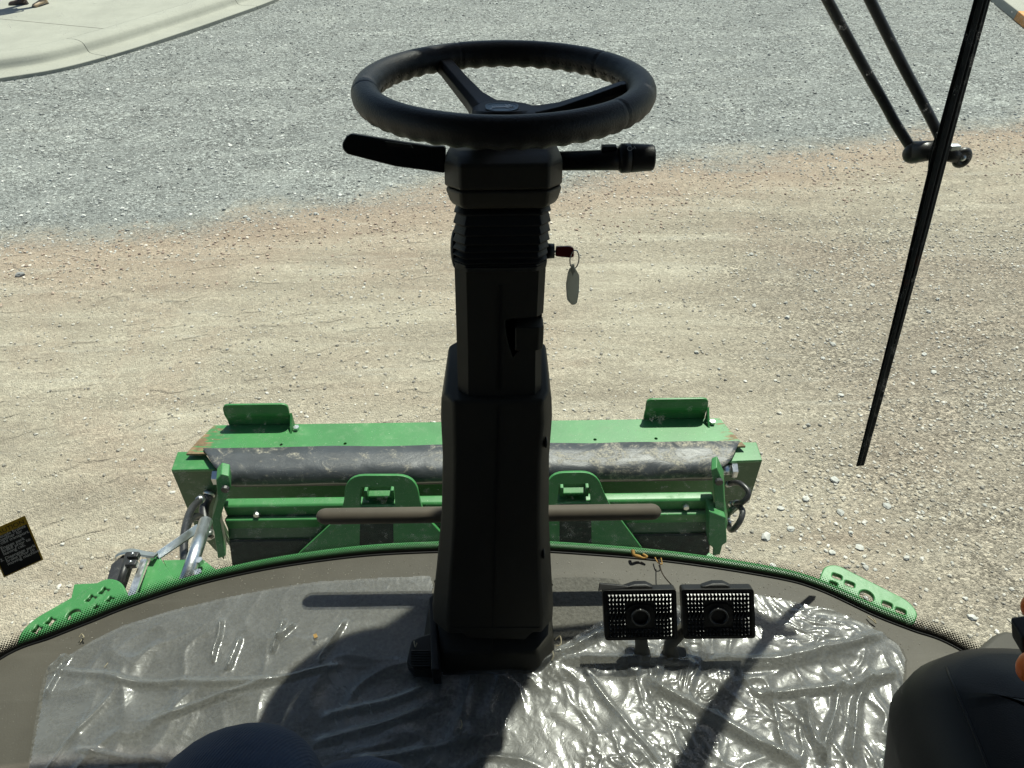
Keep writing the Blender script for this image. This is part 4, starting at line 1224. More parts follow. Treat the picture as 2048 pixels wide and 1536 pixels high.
# unseen panel, added and shaped to cast the rounded shadow left of the column
SH = [(868, 1190), (780, 1240), (700, 1283), (630, 1335), (590, 1395), (570, 1435), (552, 1475), (590, 1545), (700, 1560), (860, 1548), (978, 1512), (1040, 1400), (1062, 1338), (960, 1260)]
mz = 1.72
mir = [PZ(x, y, .012) + SUN * ((mz - .012) / SUN.z) for x, y in SH]
mc = sum(mir, Vector()) / len(mir)
rm = thing('roof_shadow_caster', 'added rounded black shadow caster hanging unseen before the roof front, above the view', 'shadow caster', mc)
G().prism(smooth_path(mir, 3, closed=True), (0, 0, .05)).build('shadow_caster_panel', M['plastic_black'], rm, bevel=.008)
G().tube([mc + Vector((0, 0, .06)), mc + Vector((-.05, -.05, .12)), mc + Vector((-.1, -.35, .12))], .018, 10).build('shadow_caster_arm', M['dark_metal'], rm, smooth=True)

# ================================================================== STEERING COLUMN
TILT = rad(15)
AX = Vector((0, math.sin(TILT), math.cos(TILT))); DP = Vector((0, math.cos(TILT), -math.sin(TILT)))
F0 = PZ(985, 1345, 0)
def PF(px, py, dep=0.0):
    """sight line met with the plane parallel to the front face of the column, dep behind it"""
    return PP(px, py, F0 + DP * dep, DP)
def section(py, pl, pr, ch, dep, back=0.0, shear=0.0, fl=None, fr=None):
    """octagonal section whose silhouette runs from pixel pl to pr at row py; fl / fr: pixel edges of the front face"""
    L = PF(pl, py, ch + back); R = PF(pr, py, ch + back)
    c = PF((pl + pr) / 2, py, back); s = (c - F0).dot(AX)
    xl_, xr_ = L.x, R.x
    fl_ = PF(fl, py, back).x if fl else xl_ + ch; fr_ = PF(fr, py, back).x if fr else xr_ - ch
    o = F0 + AX * s; o = Vector((0, o.y, o.z)) + DP * back
    pts = []
    for x, d in ((fl_, 0), (fr_, 0), (xr_, ch), (xr_, dep - ch), (xr_ - ch, dep), (xl_ + ch, dep), (xl_, dep - ch), (xl_, ch)):
        pts.append(Vector((x, 0, 0)) + o + DP * d + AX * shear * d)
    return pts
sc = thing('steering_column', 'tall dark brown plastic steering column standing on the cab floor', 'steering column', (F0.x, F0.y + .05, 0))
PL = M['plastic']
# foot
G().loft([section(1352, 842, 1110, .035, .20, -.01, fl=870, fr=1080), section(1322, 848, 1108, .035, .20, -.01, fl=875, fr=1078), section(1306, 860, 1105, .035, .19, -.010, fl=900, fr=1075),
          section(1240, 878, 1098, .035, .16, .035, fl=905, fr=1070)]).build('column_foot', PL, sc, bevel=.006, seg=3)
# lower housing with the sleeve opening on top
low = [section(1268, 868, 1104, .03, .17, fl=897, fr=1083), section(1235, 866, 1106, .03, .17, fl=895, fr=1084), section(1160, 874, 1102, .028, .165, fl=900, fr=1080),
       section(1050, 884, 1097, .026, .16, fl=907, fr=1077), section(930, 886, 1098, .026, .16, fl=909, fr=1079), section(850, 882, 1104, .026, .16, fl=908, fr=1086), section(818, 883, 1103, .026, .16, fl=907, fr=1085, shear=.10),
       section(802, 890, 1098, .022, .155, fl=906, fr=1088, shear=.26)]
G().loft(low).build('lower_housing', PL, sc, bevel=.005, seg=3)
# jagged skirt at the lower front edge of the housing
q = [PF(x, y, -.0015) for x, y in ((900, 1255), (1083, 1255), (1062, 1268), (1050, 1280), (935, 1276), (920, 1262))]
G().prism(q, DP * .02).build('housing_skirt', PL, sc, bevel=.002)
# upper column, with a moulded notch on its right side
uc = G().loft([section(815, 917, 1082, .014, .12, .012, fl=937, fr=1070), section(700, 914, 1083, .014, .12, .012, fl=936, fr=1071), section(535, 909, 1092, .014, .12, .012, fl=932, fr=1078)]).build('upper_column', PL, sc)
cut_pts = rounded([PF(x, y, -.01) for x, y in ((1008, 650), (1120, 641), (1120, 704), (1076, 705), (1040, 712), (1026, 728), (1016, 700))], [.008, .001, .001, .01, .008, .003, .01], 5)
cut = G().prism(cut_pts, DP * .062).build('cutter', PL)
md = uc.modifiers.new('cut', 'BOOLEAN'); md.object = cut; md.operation = 'DIFFERENCE'; md.solver = 'EXACT'
bv_ = uc.modifiers.new('bevel', 'BEVEL'); bv_.width = .003; bv_.segments = 2; bv_.limit_method = 'ANGLE'; bv_.angle_limit = rad(30)
dg = bpy.context.evaluated_depsgraph_get(); dg.update()
me = bpy.data.meshes.new_from_object(uc.evaluated_get(dg), depsgraph=dg); uc.modifiers.clear(); uc.data = me; me.name = 'upper_column'
bpy.data.objects.remove(cut)
o = G().loft([section(702, 1030, 1086, .006, .05, .012, fl=1030, fr=1076), section(655, 1030, 1088, .006, .05, .012, fl=1030, fr=1078)]).build('hook', PL, sc, bevel=.002)
# parting line down the front
for a, b_, nm, bk in (((1000, 570), (998, 780), 'parting_seam', .0105), ((997, 812), (985, 1262), 'parting_seam', -.0012), ((985, 1275), (984, 1320), 'parting_seam', -.0125)):
    p, q = PF(*a, bk), PF(*b_, bk)
    G().prism([p + Vector((-.0006, 0, 0)), p + Vector((.0006, 0, 0)), q + Vector((.0006, 0, 0)), q + Vector((-.0006, 0, 0))], DP * .003).build(nm, M['print_black'], sc)
# slots on the right side of the housing
for (x, y) in ((1092, 884), (1087, 1106)):
    c = PF(x, y, .012)
    G().ball(c, (.003, .010, .009), 12, 8, Matrix.Rotation(-TILT, 3, 'X')).build('side_slot', M['print_black'], sc, smooth=True)
# bellows
rows = [(417, 908, 1104), (430, 906, 1104), (452, 905, 1103), (471, 905, 1102), (489, 905, 1101), (504, 905, 1099), (517, 905, 1097), (528, 906, 1096), (538, 910, 1093)]
g = G(); rings = []
for i, (y, l, r) in enumerate(rows):
    if i: rings.append(section(y - 1, l + 1, r - 1, .022, .145, -.004, fl=l + 24, fr=r - 20))
    if i < len(rows) - 1: rings.append(section(y + 2, l + 8, r - 8, .022, .138, .002, fl=l + 27, fr=r - 24))
g.loft(rings).build('bellows', M['rubber'], sc, bevel=.0012)
G().loft([section(545, 912, 1092, .02, .13, .004, fl=935, fr=1072), section(530, 908, 1095, .022, .14, -.002, fl=930, fr=1074)]).build('bellows_collar', M['rubber'], sc, bevel=.002)
# head cover
G().loft([section(418, 908, 1108, .030, .17, -.012, fl=926, fr=1090), section(408, 900, 1116, .034, .185, -.02, fl=922, fr=1095), section(383, 891, 1124, .036, .19, -.026, fl=920, fr=1098)]).build('head_lower_cover', PL, sc, bevel=.004, seg=3)
G().loft([section(381, 890, 1124, .036, .19, -.026, fl=920, fr=1098), section(330, 889, 1125, .036, .19, -.026, fl=918, fr=1100), section(314, 892, 1120, .034, .175, -.012, fl=918, fr=1100),
          section(300, 900, 1112, .034, .15, .004, fl=920, fr=1098)]).build('head_upper_cover', PL, sc, bevel=.004, seg=3)
sN = PF(1005, 300, .07)
G().tube([sN - AX * .02, sN + AX * .05], [.052, .036], 24).build('steering_shaft', M['plastic_black'], sc, smooth=True)
# left cap of the bellows housing
c = PF(910, 497, .05)
G().ball(c, (.006, .03, .026), 14, 10).build('side_cap', M['rubber'], sc, smooth=True)
# ignition barrel
c = PF(1100, 502, .05)
G().tube([c - Vector((.008, 0, 0)), c + Vector((.006, 0, 0))], [.011, .010], 16).build('ignition_barrel', M['plastic_black'], sc, smooth=True)
# grab bar crossing behind the housing
bar_d = 1.325
def barpt(px, py): return PD(px, py, bar_d)
L_, R_ = barpt(650, 1032), barpt(1305, 1024)
ym = (L_.y + R_.y) / 2; zm = (L_.z + R_.z) / 2
g = G(); pr = []; rr = []
for t, r in ((-.0155, .003), (-.012, .0095), (-.006, .0135), (0, .0148)): pr.append(Vector((L_.x + t, ym, zm))); rr.append(r)
for t, r in ((0, .0148), (.006, .0135), (.012, .0095), (.0155, .003)): pr.append(Vector((R_.x + t, ym, zm))); rr.append(r)
g.tube(pr, rr, 20).build('grab_bar', M['grip'], sc, smooth=True)
G().box(((PF(985, 1030).x), ym - .05, zm), (.05, .05, .012)).build('bar_mount', PL, sc, bevel=.003)
# tilt release pedal at left of the foot
tp_ = [PZ(x, y, .05) for x, y in ((822, 1280), (838, 1272), (872, 1262), (872, 1340), (826, 1338), (812, 1322))]
o = G().prism(tp_, (0, 0, -.03)).build('tilt_pedal', M['plastic_black'], sc, bevel=.004)
for k in range(7):
    a = PZ(822, 1302 + k * 5, .052); b_ = PZ(864, 1302 + k * 5, .052)
    G().tube([a, b_], .0012, 6).build('pedal_rib', M['plastic_black'], o)
G().prism([PZ(x, y, .06) for x, y in ((858, 1195), (872, 1180), (880, 1340), (862, 1340))], (0, 0, -.05)).build('tilt_link', M['plastic_black'], sc, bevel=.003)

# stalks
def stalkP(px, py, d): return PD(px, py, d)
lv = thing('control_stalk', 'flat black blade-shaped stalk on the left side of the column', 'stalk', stalkP(885, 320, .93), 'control stalks under the steering wheel')
q = [(890, 292, .93), (862, 292, .93), (800, 283, .925), (702, 267, .915), (692, 272, .915), (684, 286, .915), (683, 296, .915), (692, 308, .915), (790, 333, .925), (850, 341, .93), (890, 347, .93)]
G().prism([stalkP(*p) for p in q], Vector((0, .018, -.006))).build('stalk_blade', M['plastic_black'], lv, bevel=.003, seg=2)
G().prism([stalkP(x, y, .912) for x, y in ((770, 283), (822, 290), (826, 297), (776, 292))], Vector((0, .003, -.001))).build('stalk_label', M['plastic'], lv)
rvs = thing('control_stalk', 'round black stalk with a twist knob on the right side of the column', 'stalk', stalkP(1125, 320, .93), 'control stalks under the steering wheel')
G().tube([stalkP(1118, 322, .94), stalkP(1215, 320, .935), stalkP(1245, 318, .935)], [.0125, .0135, .015], 16, flat=.95).build('stalk_arm', M['plastic_black'], rvs, smooth=True)
ka, kb, kc = stalkP(1235, 317, .935), stalkP(1260, 316, .935), stalkP(1309, 315, .935)
g = G(); g.tube([ka, ka.lerp(kb, .3), kb], [.014, .0185, .0185], 20).build('stalk_collar', M['plastic_black'], rvs, smooth=True)
kx = (kc - kb)
o = G().tube([kb, kb + kx * .04, kb + kx * .9, kb + kx * .97, kc], [.0165, .0182, .0165, .015, .011], 12).build('stalk_knob', M['plastic_black'], rvs, bevel=.001)
G().box(stalkP(1218, 297, .928), (.010, .006, .004)).build('rocker_switch', M['plastic_black'], rvs, bevel=.002)
# little white print on the collar and arm
p = stalkP(1254, 302, .9165); Ux = Vector((1, 0, 0)); Vn = Vector((0, .75, .66)).normalized()
text_mesh('switch_print', 'O', p, Ux, Vn, .009, M['print_white'], rvs, .0005)
p = stalkP(1266, 302, .9165)
text_mesh('switch_print', '\u25B6' if False else '^', p, Ux, Vn, .009, M['print_white'], rvs, .0005)

# key in the ignition, ring and tag
kt = thing('ignition_key', 'dark red ignition key with ring and blank white tag at the column', 'key', PF(1102, 502, .05))
kd = (PF(1100, 502, .05) - CAM).dot(RM @ Vector((0, 0, -1)))
G().tube([PD(1102, 503, kd), PD(1114, 503, kd)], .0016, 8).build('key_shaft', M['steel'], kt, smooth=True)
G().prism(rounded([PD(x, y, kd - .003) for x, y in ((1112, 494), (1140, 493), (1148, 497), (1148, 514), (1142, 516), (1111, 513))], .002, 3), Vector((0, .007, -.002))).build('key_head', M['key_red'], kt, bevel=.001)
c = PD(1149, 519, kd); g = G(); pts = []
for k in range(25):
    a = 2 * math.pi * k / 24
    pts.append(c + Vector((math.cos(a) * .0065, 0, 0)) + Vector((0, math.sin(TILT), 1)) * math.sin(a) * .0125 + Vector((0, .003 * math.cos(a), 0)))
g.tube(pts, .0009, 8, cap=False).build('key_ring', M['steel'], kt, smooth=True)
tg = [PD(x, y, kd - .002) for x, y in ((1136, 545), (1140, 536), (1150, 536), (1159, 552), (1158, 585), (1154, 608), (1144, 611), (1134, 600), (1132, 570))]
G().prism(rounded(tg, .003, 3), Vector((0, .004, -.001))).build('key_tag', M['tag_white'], kt, bevel=.0008)
G().prism([PD(x, y, kd - .003) for x, y in ((1141, 540), (1143, 530), (1149, 530), (1150, 542), (1146, 552))], Vector((0, .003, 0))).build('tag_loop', M['tag_white'], kt, bevel=.0005)

# ================================================================== STEERING WHEEL
wt = rad(2.6)
WN = Vector((0, math.sin(wt), math.cos(wt))); WU = Vector((1, 0, 0)); WV = WN.cross(WU).normalized()
WC = PD(1008, 174, .925)
wroll = rad(.6)
WU = (Matrix.Rotation(wroll, 3, 'Y') @ WU).normalized(); WN = (Matrix.Rotation(wroll, 3, 'Y') @ WN).normalized(); WV = WN.cross(WU)
RR, RT = .1745, .0180
def WP(a, r, h=0.0): return WC + (WU * math.cos(a) + WV * math.sin(a)) * r + WN * h
sw_ = thing('steering_wheel', 'black leather steering wheel with three spokes on top of the column', 'steering wheel', WC)
nA, nB = 440, 20
V_ = []; F_ = []
seams = [rad(a) for a in (38, 112, 192, 318)]
for i in range(nA):
    a = 2 * math.pi * i / nA
    for j_ in range(nB):
        b_ = 2 * math.pi * j_ / nB
        r = RT
        und = max(0, -math.sin(b_)) + .12 * max(0, -math.cos(b_))          # underside and inner side carry the finger grips
        r *= 1 + .058 * math.sin(a * 46) * min(1, und)
        for s_ in seams:
            dd = abs((a - s_ + math.pi) % (2 * math.pi) - math.pi)
            if dd < .012: r *= .955
        V_.append(WP(a, RR + math.cos(b_) * r, math.sin(b_) * r))
        F_.append((i * nB + j_, ((i + 1) % nA) * nB + j_, ((i + 1) % nA) * nB + (j_ + 1) % nB, i * nB + (j_ + 1) % nB))
rim_o = mesh('rim', V_, F_, M['leather'], sw_, smooth=True)
# stitching along the inner side
g = G()
for k in range(150):
    a = 2 * math.pi * k / 150
    p, q = WP(a, RR - RT * .93, -RT * .38), WP(a + .02, RR - RT * .99, -RT * .12)
    g.box((p + q) / 2, (.0004, .0004, .0022), (q - p).to_track_quat('Z', 'Y').to_matrix())
o = g.build('stitching', M['plastic'], rim_o); o['kind'] = 'stuff'
# hub and spokes
HZ = -.040
for a in (rad(122), rad(5), rad(243)):
    rings = []
    for t, w_, h_, th in ((RR - .006, .0125, -.006, .011), (.150, .0125, -.010, .012), (.110, .0135, -.024, .013), (.072, .0155, HZ + .004, .014), (.045, .022, HZ - .001, .015), (.02, .028, HZ - .002, .015)):
        c = WP(a, t, h_); e = (-WU * math.sin(a) + WV * math.cos(a))
        rings.append([c + e * w_ * x + WN * y * th for x, y in ((-1, -.6), (-1, .35), (-.62, .9), (.62, .9), (1, .35), (1, -.6), (.5, -1), (-.5, -1))])
    G().loft(rings).build('spoke', M['plastic_black'], sw_, bevel=.0015)
rings = []
for r, h_ in ((.038, HZ - .045), (.046, HZ - .02), (.050, HZ), (.047, HZ + .008), (.036, HZ + .0135)):
    rings.append([WP(2 * math.pi * k / 36, r * (1 + .10 * math.cos(3 * (2 * math.pi * k / 36 - rad(3)))), h_) for k in range(36)])
hub = G().loft(rings).build('hub', M['plastic_black'], sw_, bevel=.0015)
# emblem: rounded shield with a leaping animal in silver
eC = WP(rad(-90), .002, HZ + .0145) + WU * -.003
EU, EV = WU, WV
def E2(x, y, h=0): return eC + EU * x + EV * y + WN * h
sh = rounded([E2(x, y) for x, y in ((-.021, .010), (-.010, .0165), (.010, .0165), (.021, .010), (.019, -.010), (.009, -.0165), (-.009, -.0165), (-.019, -.010))], .006, 4)
em = G().prism(sh, WN * .0012).build('emblem', M['emblem_back'], hub, bevel=.0004)
ring_o = []
curve_mesh('emblem_border', [rounded([E2(x * 1.06, y * 1.06, .0016) for x, y in ((-.021, .010), (-.010, .0165), (.010, .0165), (.021, .010), (.019, -.010), (.009, -.0165), (-.009, -.0165), (-.019, -.010))], .006, 4),
                             rounded([E2(x * .95, y * .93, .0016) for x, y in ((-.021, .010), (-.010, .0165), (.010, .0165), (.021, .010), (.019, -.010), (.009, -.0165), (-.009, -.0165), (-.019, -.010))], .006, 4)], E2(0, 0, .0013), EU, EV, .0006, M['emblem_back'], hub)
deer = [(-.0145, .0025), (-.0120, .0048), (-.0105, .0046), (-.0112, .0090), (-.0085, .0118), (-.0088, .0080), (-.0070, .0062), (-.0060, .0095), (-.0030, .0108), (-.0048, .0060), (-.0052, .0040),
        (.0000, .0030), (.0070, .0036), (.0110, .0020), (.0130, .0030), (.0128, .0008), (.0120, -.0020), (.0150, -.0080), (.0165, -.0110), (.0145, -.0105), (.0110, -.0065), (.0080, -.0035), (.0050, -.0042), (.0000, -.0040), (-.0050, -.0032), (-.0095, -.0075), (-.0120, -.0085), (-.0110, -.0060),
        (-.0085, -.0030), (-.0100, -.0012), (-.0150, -.0040), (-.0160, -.0025), (-.0110, .0010), (-.0118, .0022)]
curve_mesh('emblem_animal', [[E2(-x, y, .0016) for x, y in deer]], E2(0, 0, .0015), EU, EV, .0006, M['emblem_deer'], hub)

# ================================================================== BRAKE PEDALS
def pedal(tl, tr_, br, bl, lab, stemx, flap_l):
    hT, hB = .153, .066
    TL, TR, BR, BL = PZ(*tl, hT), PZ(*tr_, hT), PZ(*br, hB), PZ(*bl, hB)
    t = thing('brake_pedal', lab, 'pedal', (PZ(stemx, 1300, 0).x, TL.y + .05, 0), 'pair of brake pedals right of the column')
    N = (TR - TL).cross(BL - TL).normalized()
    if N.z < 0: N = -N
    body = rounded([TL, TR, BR, BL], .006, 3)
    o = G().prism(body, -N * .016).build('pedal_pad', M['plastic_black'], t, bevel=.003)
    U = (TR - TL); Vd = (BL - TL); nu, nv = 18, 11
    # raised border
    curve_mesh('pad_border', [[p + N * .001 for p in rounded([TL, TR, BR, BL], .006, 3)], [TL + U * a + Vd * b_ + N * .001 for a, b_ in ((.04, .06), (.96, .06), (.96, .94), (.04, .94))]],
               TL + N * .0005, U.normalized(), N.cross(U.normalized()), .0025, M['plastic_black'], o)
    g = G()
    for i in range(nu):
        for k in range(nv):
            a, b_ = .085 + .83 * i / (nu - 1), .11 + .79 * k / (nv - 1)
            if abs(a - .5) < .21 and abs(b_ - .5) < .26: continue
            if abs(b_ - .5) < .04: continue
            c = TL + U * a + Vd * b_
            e1 = U.normalized() * .0026; e2 = Vd.normalized() * .0033
            base = [c - e1 - e2, c + e1 - e2, c + e1 + e2, c - e1 + e2]
            g.add(base + [c + N * .0056], [(0, 1, 4), (1, 2, 4), (2, 3, 4), (3, 0, 4)])
    s = g.build('grip_studs', M['stud'], o); s['kind'] = 'stuff'
    for i in range(12):
        a = (.09 + .05 * i) if i < 4 else (.72 + .05 * (i - 4)) if i < 8 else None
        if a is None or a > .93: continue
        c = TL + U * a + Vd * .53
        G().prism([c - U * .008 + Vd * .035, c + U * .022 + Vd * .035, c + U * .03 - Vd * .06], N * .003).build('grip_tooth', M['stud'], o)
    # centre boss with its ring
    c = TL + U * .5 + Vd * .53
    q = rounded([c + U * x + Vd * y for x, y in ((-.2, -.14), (-.1, -.24), (.12, -.24), (.2, -.14), (.2, .14), (.12, .22), (-.12, .22), (-.2, .14))], .003, 2)
    G().prism(q, N * .0015).build('boss_plate', M['plastic_black'], o)
    un = U.normalized(); vn = Vd.normalized(); rg = []
    for r, h_ in ((.0165, .001), (.0160, .006), (.0135, .0065), (.0132, .001)):
        rg.append([c + N * h_ + (un * math.cos(2 * math.pi * k / 28) + vn * math.sin(2 * math.pi * k / 28)) * r for k in range(28)])
    G().loft(rg, cap=False).build('boss_ring', M['stud'], o, smooth=True)
    # backing lug over the top edge
    m = TL + U * .5
    G().prism([m - U * .22 + Vector((0, .002, .002)), m + U * .2 + Vector((0, .002, .002)), m + U * .1 + Vector((0, .008, .004)), m - U * .05 + Vector((0, .008, .004))], -N * .012).build('pad_lug', M['plastic_black'], t, bevel=.002)
    # arm down to the floor
    a0 = (TL + TR) * .5 + Vd * .5 - N * .014; a1 = PZ(stemx, 1288, .04); a2 = PZ(stemx + 2, 1312, .01)
    G().tube([a0, a1.lerp(a0, .4) + Vector((0, .01, 0)), a1, a2], [.012, .011, .011, .016], 12).build('pedal_arm', M['trim'], t, smooth=True)
    G().box(a2, (.028, .018, .006)).build('arm_foot', M['trim'], t, bevel=.003)
    return t, TL, U, N
M['stud'] = simple('worn_stud_rubber', (.055, .055, .055), .28, var=.2, vscale=60)
t1, TL, U, N = pedal((1205, 1180), (1352, 1178), (1355, 1277), (1210, 1280), 'left brake pedal, studded black pad nearest the column', 1283, True)
G().prism([TL + Vector((-.001, 0, .0)), TL + U * .5 + Vector((0, .003, .002)), TL + Vector((-.004, .010, .004)), TL + Vector((-.006, .004, -.010))], -N * .004).build('latch_flap', M['plastic_black'], t1, bevel=.001)
pedal((1362, 1178), (1507, 1177), (1510, 1274), (1367, 1277), 'right brake pedal, studded black pad farther from the column', 1340, False)

# ================================================================== WIPER outside the glass
wp = thing('windshield_wiper', 'long black wiper with two parallel arms outside the right of the windshield', 'wiper', PG(1880, 300, .03))
bl_pts = [(1720, 932), (1752, 812), (1784, 690), (1815, 570), (1845, 450), (1880, 310), (1912, 190), (1945, 70), (1975, -40), (2010, -170)]
bw = [8, 9.5, 11, 13, 15.5, 17, 17, 17, 17, 17]
def strip(pts, wds, off_, th, name, mat, par, side=Vector((1, .0, .2))):
    rings = []
    for i, (x, y) in enumerate(pts):
        c = PG(x, y, off_)
        d = ray(x, y).normalized()
        dep = (c - CAM).dot(RM @ Vector((0, 0, -1)))
        wm = wds[i] * dep / F
        rings.append([c - side.normalized() * wm, c + side.normalized() * wm, c + side.normalized() * wm + d * th, c - side.normalized() * wm + d * th])
    return G().loft(rings).build(name, mat, par, bevel=.001)
strip(bl_pts, bw, .012, .010, 'blade_carrier', M['dark_metal'], wp)
strip([(x - 2, y) for x, y in bl_pts], [w_ * .35 for w_ in bw], .004, .008, 'rubber_blade', M['rubber'], wp)
strip([(x + b_ * .55, y) for (x, y), b_ in zip(bl_pts[2:], bw[2:])], [2.2] * 8, .0085, .004, 'blade_spine', M['rubber'], wp)
bt = PG(2010, -170, .012); bs = (PG(2010, -170, .012) - PG(1945, 70, .012)).normalized()
G().tube([bt, bt + bs * .25 + Vector((0, -.01, 0)), bt + bs * .55 + Vector((-.02, -.06, 0))], [.016, .030, .034], 12, flat=.5).build('shadow_shroud', M['dark_metal'], wp, smooth=True)  # unseen wide extension, added to broaden the wiper's cast shadow
def arm(pts, r):
    q = smooth_path([PG(x, y, .045) for x, y in pts], 6); dd_ = (q[0] - q[4]).normalized(); q = [q[0] + dd_ * .7 + Vector((0, -.03, 0)), q[0] + dd_ * .35] + q; G().tube(q, r, 10).build('wiper_arm', M['dark_metal'], wp, smooth=True)
arm([(1600, -100), (1655, 0), (1720, 120), (1768, 205), (1790, 245), (1822, 296)], .0075)
arm([(1690, -100), (1740, 0), (1800, 120), (1845, 205), (1874, 262), (1890, 300)], .0075)
# hinge bracket
G().ball(PG(1828, 306, .04), (.0175, .012, .0165), 14, 10).build('hinge_boss', M['dark_metal'], wp, smooth=True)
G().tube([PG(1824, 305, .04), PG(1872, 300, .035)], [.017, .014], 16).build('hinge_link', M['dark_metal'], wp, smooth=True)
strip([(1868, 345), (1876, 305), (1888, 262)], [13, 17, 15], .018, .016, 'hinge_saddle', M['dark_metal'], wp)
c = PG(1926, 317, .03)
G().tube([PG(1893, 306, .03), PG(1918, 314, .03)], [.012, .010], 12).build('hinge_knuckle', M['dark_metal'], wp, smooth=True)
g = G(); pts = []
for k in range(21):
    a = 2 * math.pi * k / 20; pts.append(c + Vector((math.cos(a) * .0085, .003, math.sin(a) * .0105)))
g.tube(pts, .0058, 8, cap=False).build('hinge_eye', M['dark_metal'], wp, smooth=True)
G().ball(c + Vector((-.001, 0, .001)), .0052, 10, 8).build('hinge_pin', M['steel'], wp, smooth=True)
G().box(PG(1905, 302, .028), (.008, .006, .010)).build('hinge_clip', M['steel'], wp, bevel=.002)

# ================================================================== CAUTION STICKER on the glass
TRc, BRc, BLc = PG(50, 1031, -.004), PG(87, 1119, -.004), PG(8, 1155, -.004)
Ud = (BRc - BLc).normalized(); Nd = Ud.cross(TRc - BRc).normalized(); Vd_ = Nd.cross(Ud).normalized()
Vd_ = (TRc - BRc).normalized(); Wd = (BRc - BLc).length; Hd = (TRc - BRc).length
if Nd.dot(CAM - BRc) < 0: Nd = -Nd
st_ = thing('caution_sticker', 'black and yellow caution sticker with white text on the left of the windshield', 'sticker', BLc)
def dq(x, y, h=0): return BLc + Ud * x + Vd_ * y + Nd * h
def dplate(name, x0, y0, x1, y1, h, m, th=.0003):
    return G().prism([dq(x0, y0, h), dq(x1, y0, h), dq(x1, y1, h), dq(x0, y1, h)], Nd * th).build(name, M[m], st_)
dplate('sticker_sheet', 0, 0, Wd, Hd, 0, 'decal_yellow')
dplate('text_panel', .0022, .0022, Wd - .0026, Hd * .83, .0005, 'print_black')
text_mesh('heading', 'CAUTION', dq(Wd * .94, Hd * .862), Ud, Vd_, Hd * .125, M['print_black'], st_, .0012, align='RIGHT')
rows_ = [('1.', 'Couple brakes', .780), ('', 'together for', .716), ('', 'road transport.', .652), ('2.', 'Engage park', .554), ('', 'brake prior to', .490), ('', 'leaving cab.', .426),
         ('3.', 'Disengage park', .328), ('', 'brake prior to', .264), ('', 'moving machine.', .200)]
for num, ln, v in rows_:
    if num: text_mesh('item_number', num, dq(Wd * .08, Hd * v), Ud, Vd_, Hd * .088, M['print_white'], st_, .0012)
    text_mesh('text_line', ln, dq(Wd * .20, Hd * v), Ud, Vd_, Hd * .088, M['print_white'], st_, .0012)

# ================================================================== RIGHT CONSOLE, corner trim, orange knobs
def console():
    t = thing('armrest_console', 'rounded dark armrest console nose at the lower right corner', 'console', (.6, .1, 0))
    rings = []
    # plan outline rounded at the front, stacked levels with rounded top shoulder
    def outline(ins):
        pts = []
        base = [(.420 + ins, -.35), (.407 + ins, .12), (.402 + ins, .26), (.404 + ins, .335), (.418 + ins * .8, .388 - ins * .6), (.460 + ins * .5, .418 - ins * .8), (.53, .427 - ins), (.66, .412 - ins), (.78 - ins * .4, .385 - ins), (.92 - ins, .33 - ins), (.96 - ins, .1), (.96 - ins, -.35)]
        return base
    for z, ins in ((.05, .085), (.22, .045), (.34, .015), (.40, .0), (.44, .003), (.47, .014), (.492, .034), (.503, .065), (.506, .10)):
        rings.append([Vector((x, y, z + max(0, -.03 * (y - .2)))) for x, y in smooth_xy(outline(ins))])
    body = G().loft(rings).build('console_body', M['console'], t, smooth=True)
    # seam groove over the nose
    pts = []
    for s in range(14):
        u = s / 13
        px = 1893 + (1985 - 1893) * u ** 1.1 + 4 * math.sin(u * 3); py = 1335 + (1560 - 1335) * u
        pts.append((px, py))
    bv = BVHTree.FromObject(body, bpy.context.evaluated_depsgraph_get()) if False else None
    bm = bmesh.new(); bm.from_mesh(body.data); bv = BVHTree.FromBMesh(bm)
    org = wl(t); q = []
    for px, py in pts:
        loc, nn_, ii, dd = bv.ray_cast(CAM - org, ray(px, py).normalized())
        if loc: q.append(loc + org + nn_ * .0002)
    bm.free()
    if len(q) > 3: G().tube(q, .0013, 6).build('console_seam', M['print_black'], body, smooth=True)
    rings = []
    for z, ins in ((.47, .0), (.5125, .004), (.516, .012), (.517, .03)):
        rings.append([Vector((.475 + ins + (x - .395) * .86, y * .80 - .02 - ins * .4, z + max(0, -.03 * (y * .8 - .2)))) for x, y in smooth_xy(outline(0))])
    G().loft(rings).build('armrest_pad', M['pad'], t, smooth=True)
    return t
def smooth_xy(b):
    p = smooth_path([Vector((x, y, 0)) for x, y in b], 4); return [(v.x, v.y) for v in p]
cons = console()
G().prism([PZ(x, y, .12) for x, y in ((1960, 1360), (1950, 1300), (1990, 1266), (2012, 1257), (2060, 1272), (2150, 1310), (2150, 1420), (2000, 1420))], (0, 0, -.11)).build('corner_trim', M['trim'], bevel=.01)
tag(bpy.data.objects['corner_trim'], 'grey plastic corner trim between the window foot and the console', 'trim')
kn = thing('control_lever', 'orange topped control lever at the right edge beside the console', 'lever', PD(2060, 1290, .62))
G().ball(PD(2066, 1212, .62), (.0075, .01, .014), 16, 12).build('upper_knob', M['orange'], kn, smooth=True)
G().ball(PD(2062, 1335, .62), (.0095, .012, .017), 16, 12).build('lower_knob', M['orange'], kn, smooth=True)
G().prism([PD(x, y, .63) for x, y in ((2044, 1275), (2090, 1268), (2090, 1330), (2047, 1315))], (0, .02, 0)).build('lever_stem', M['plastic_black'], kn, bevel=.002)

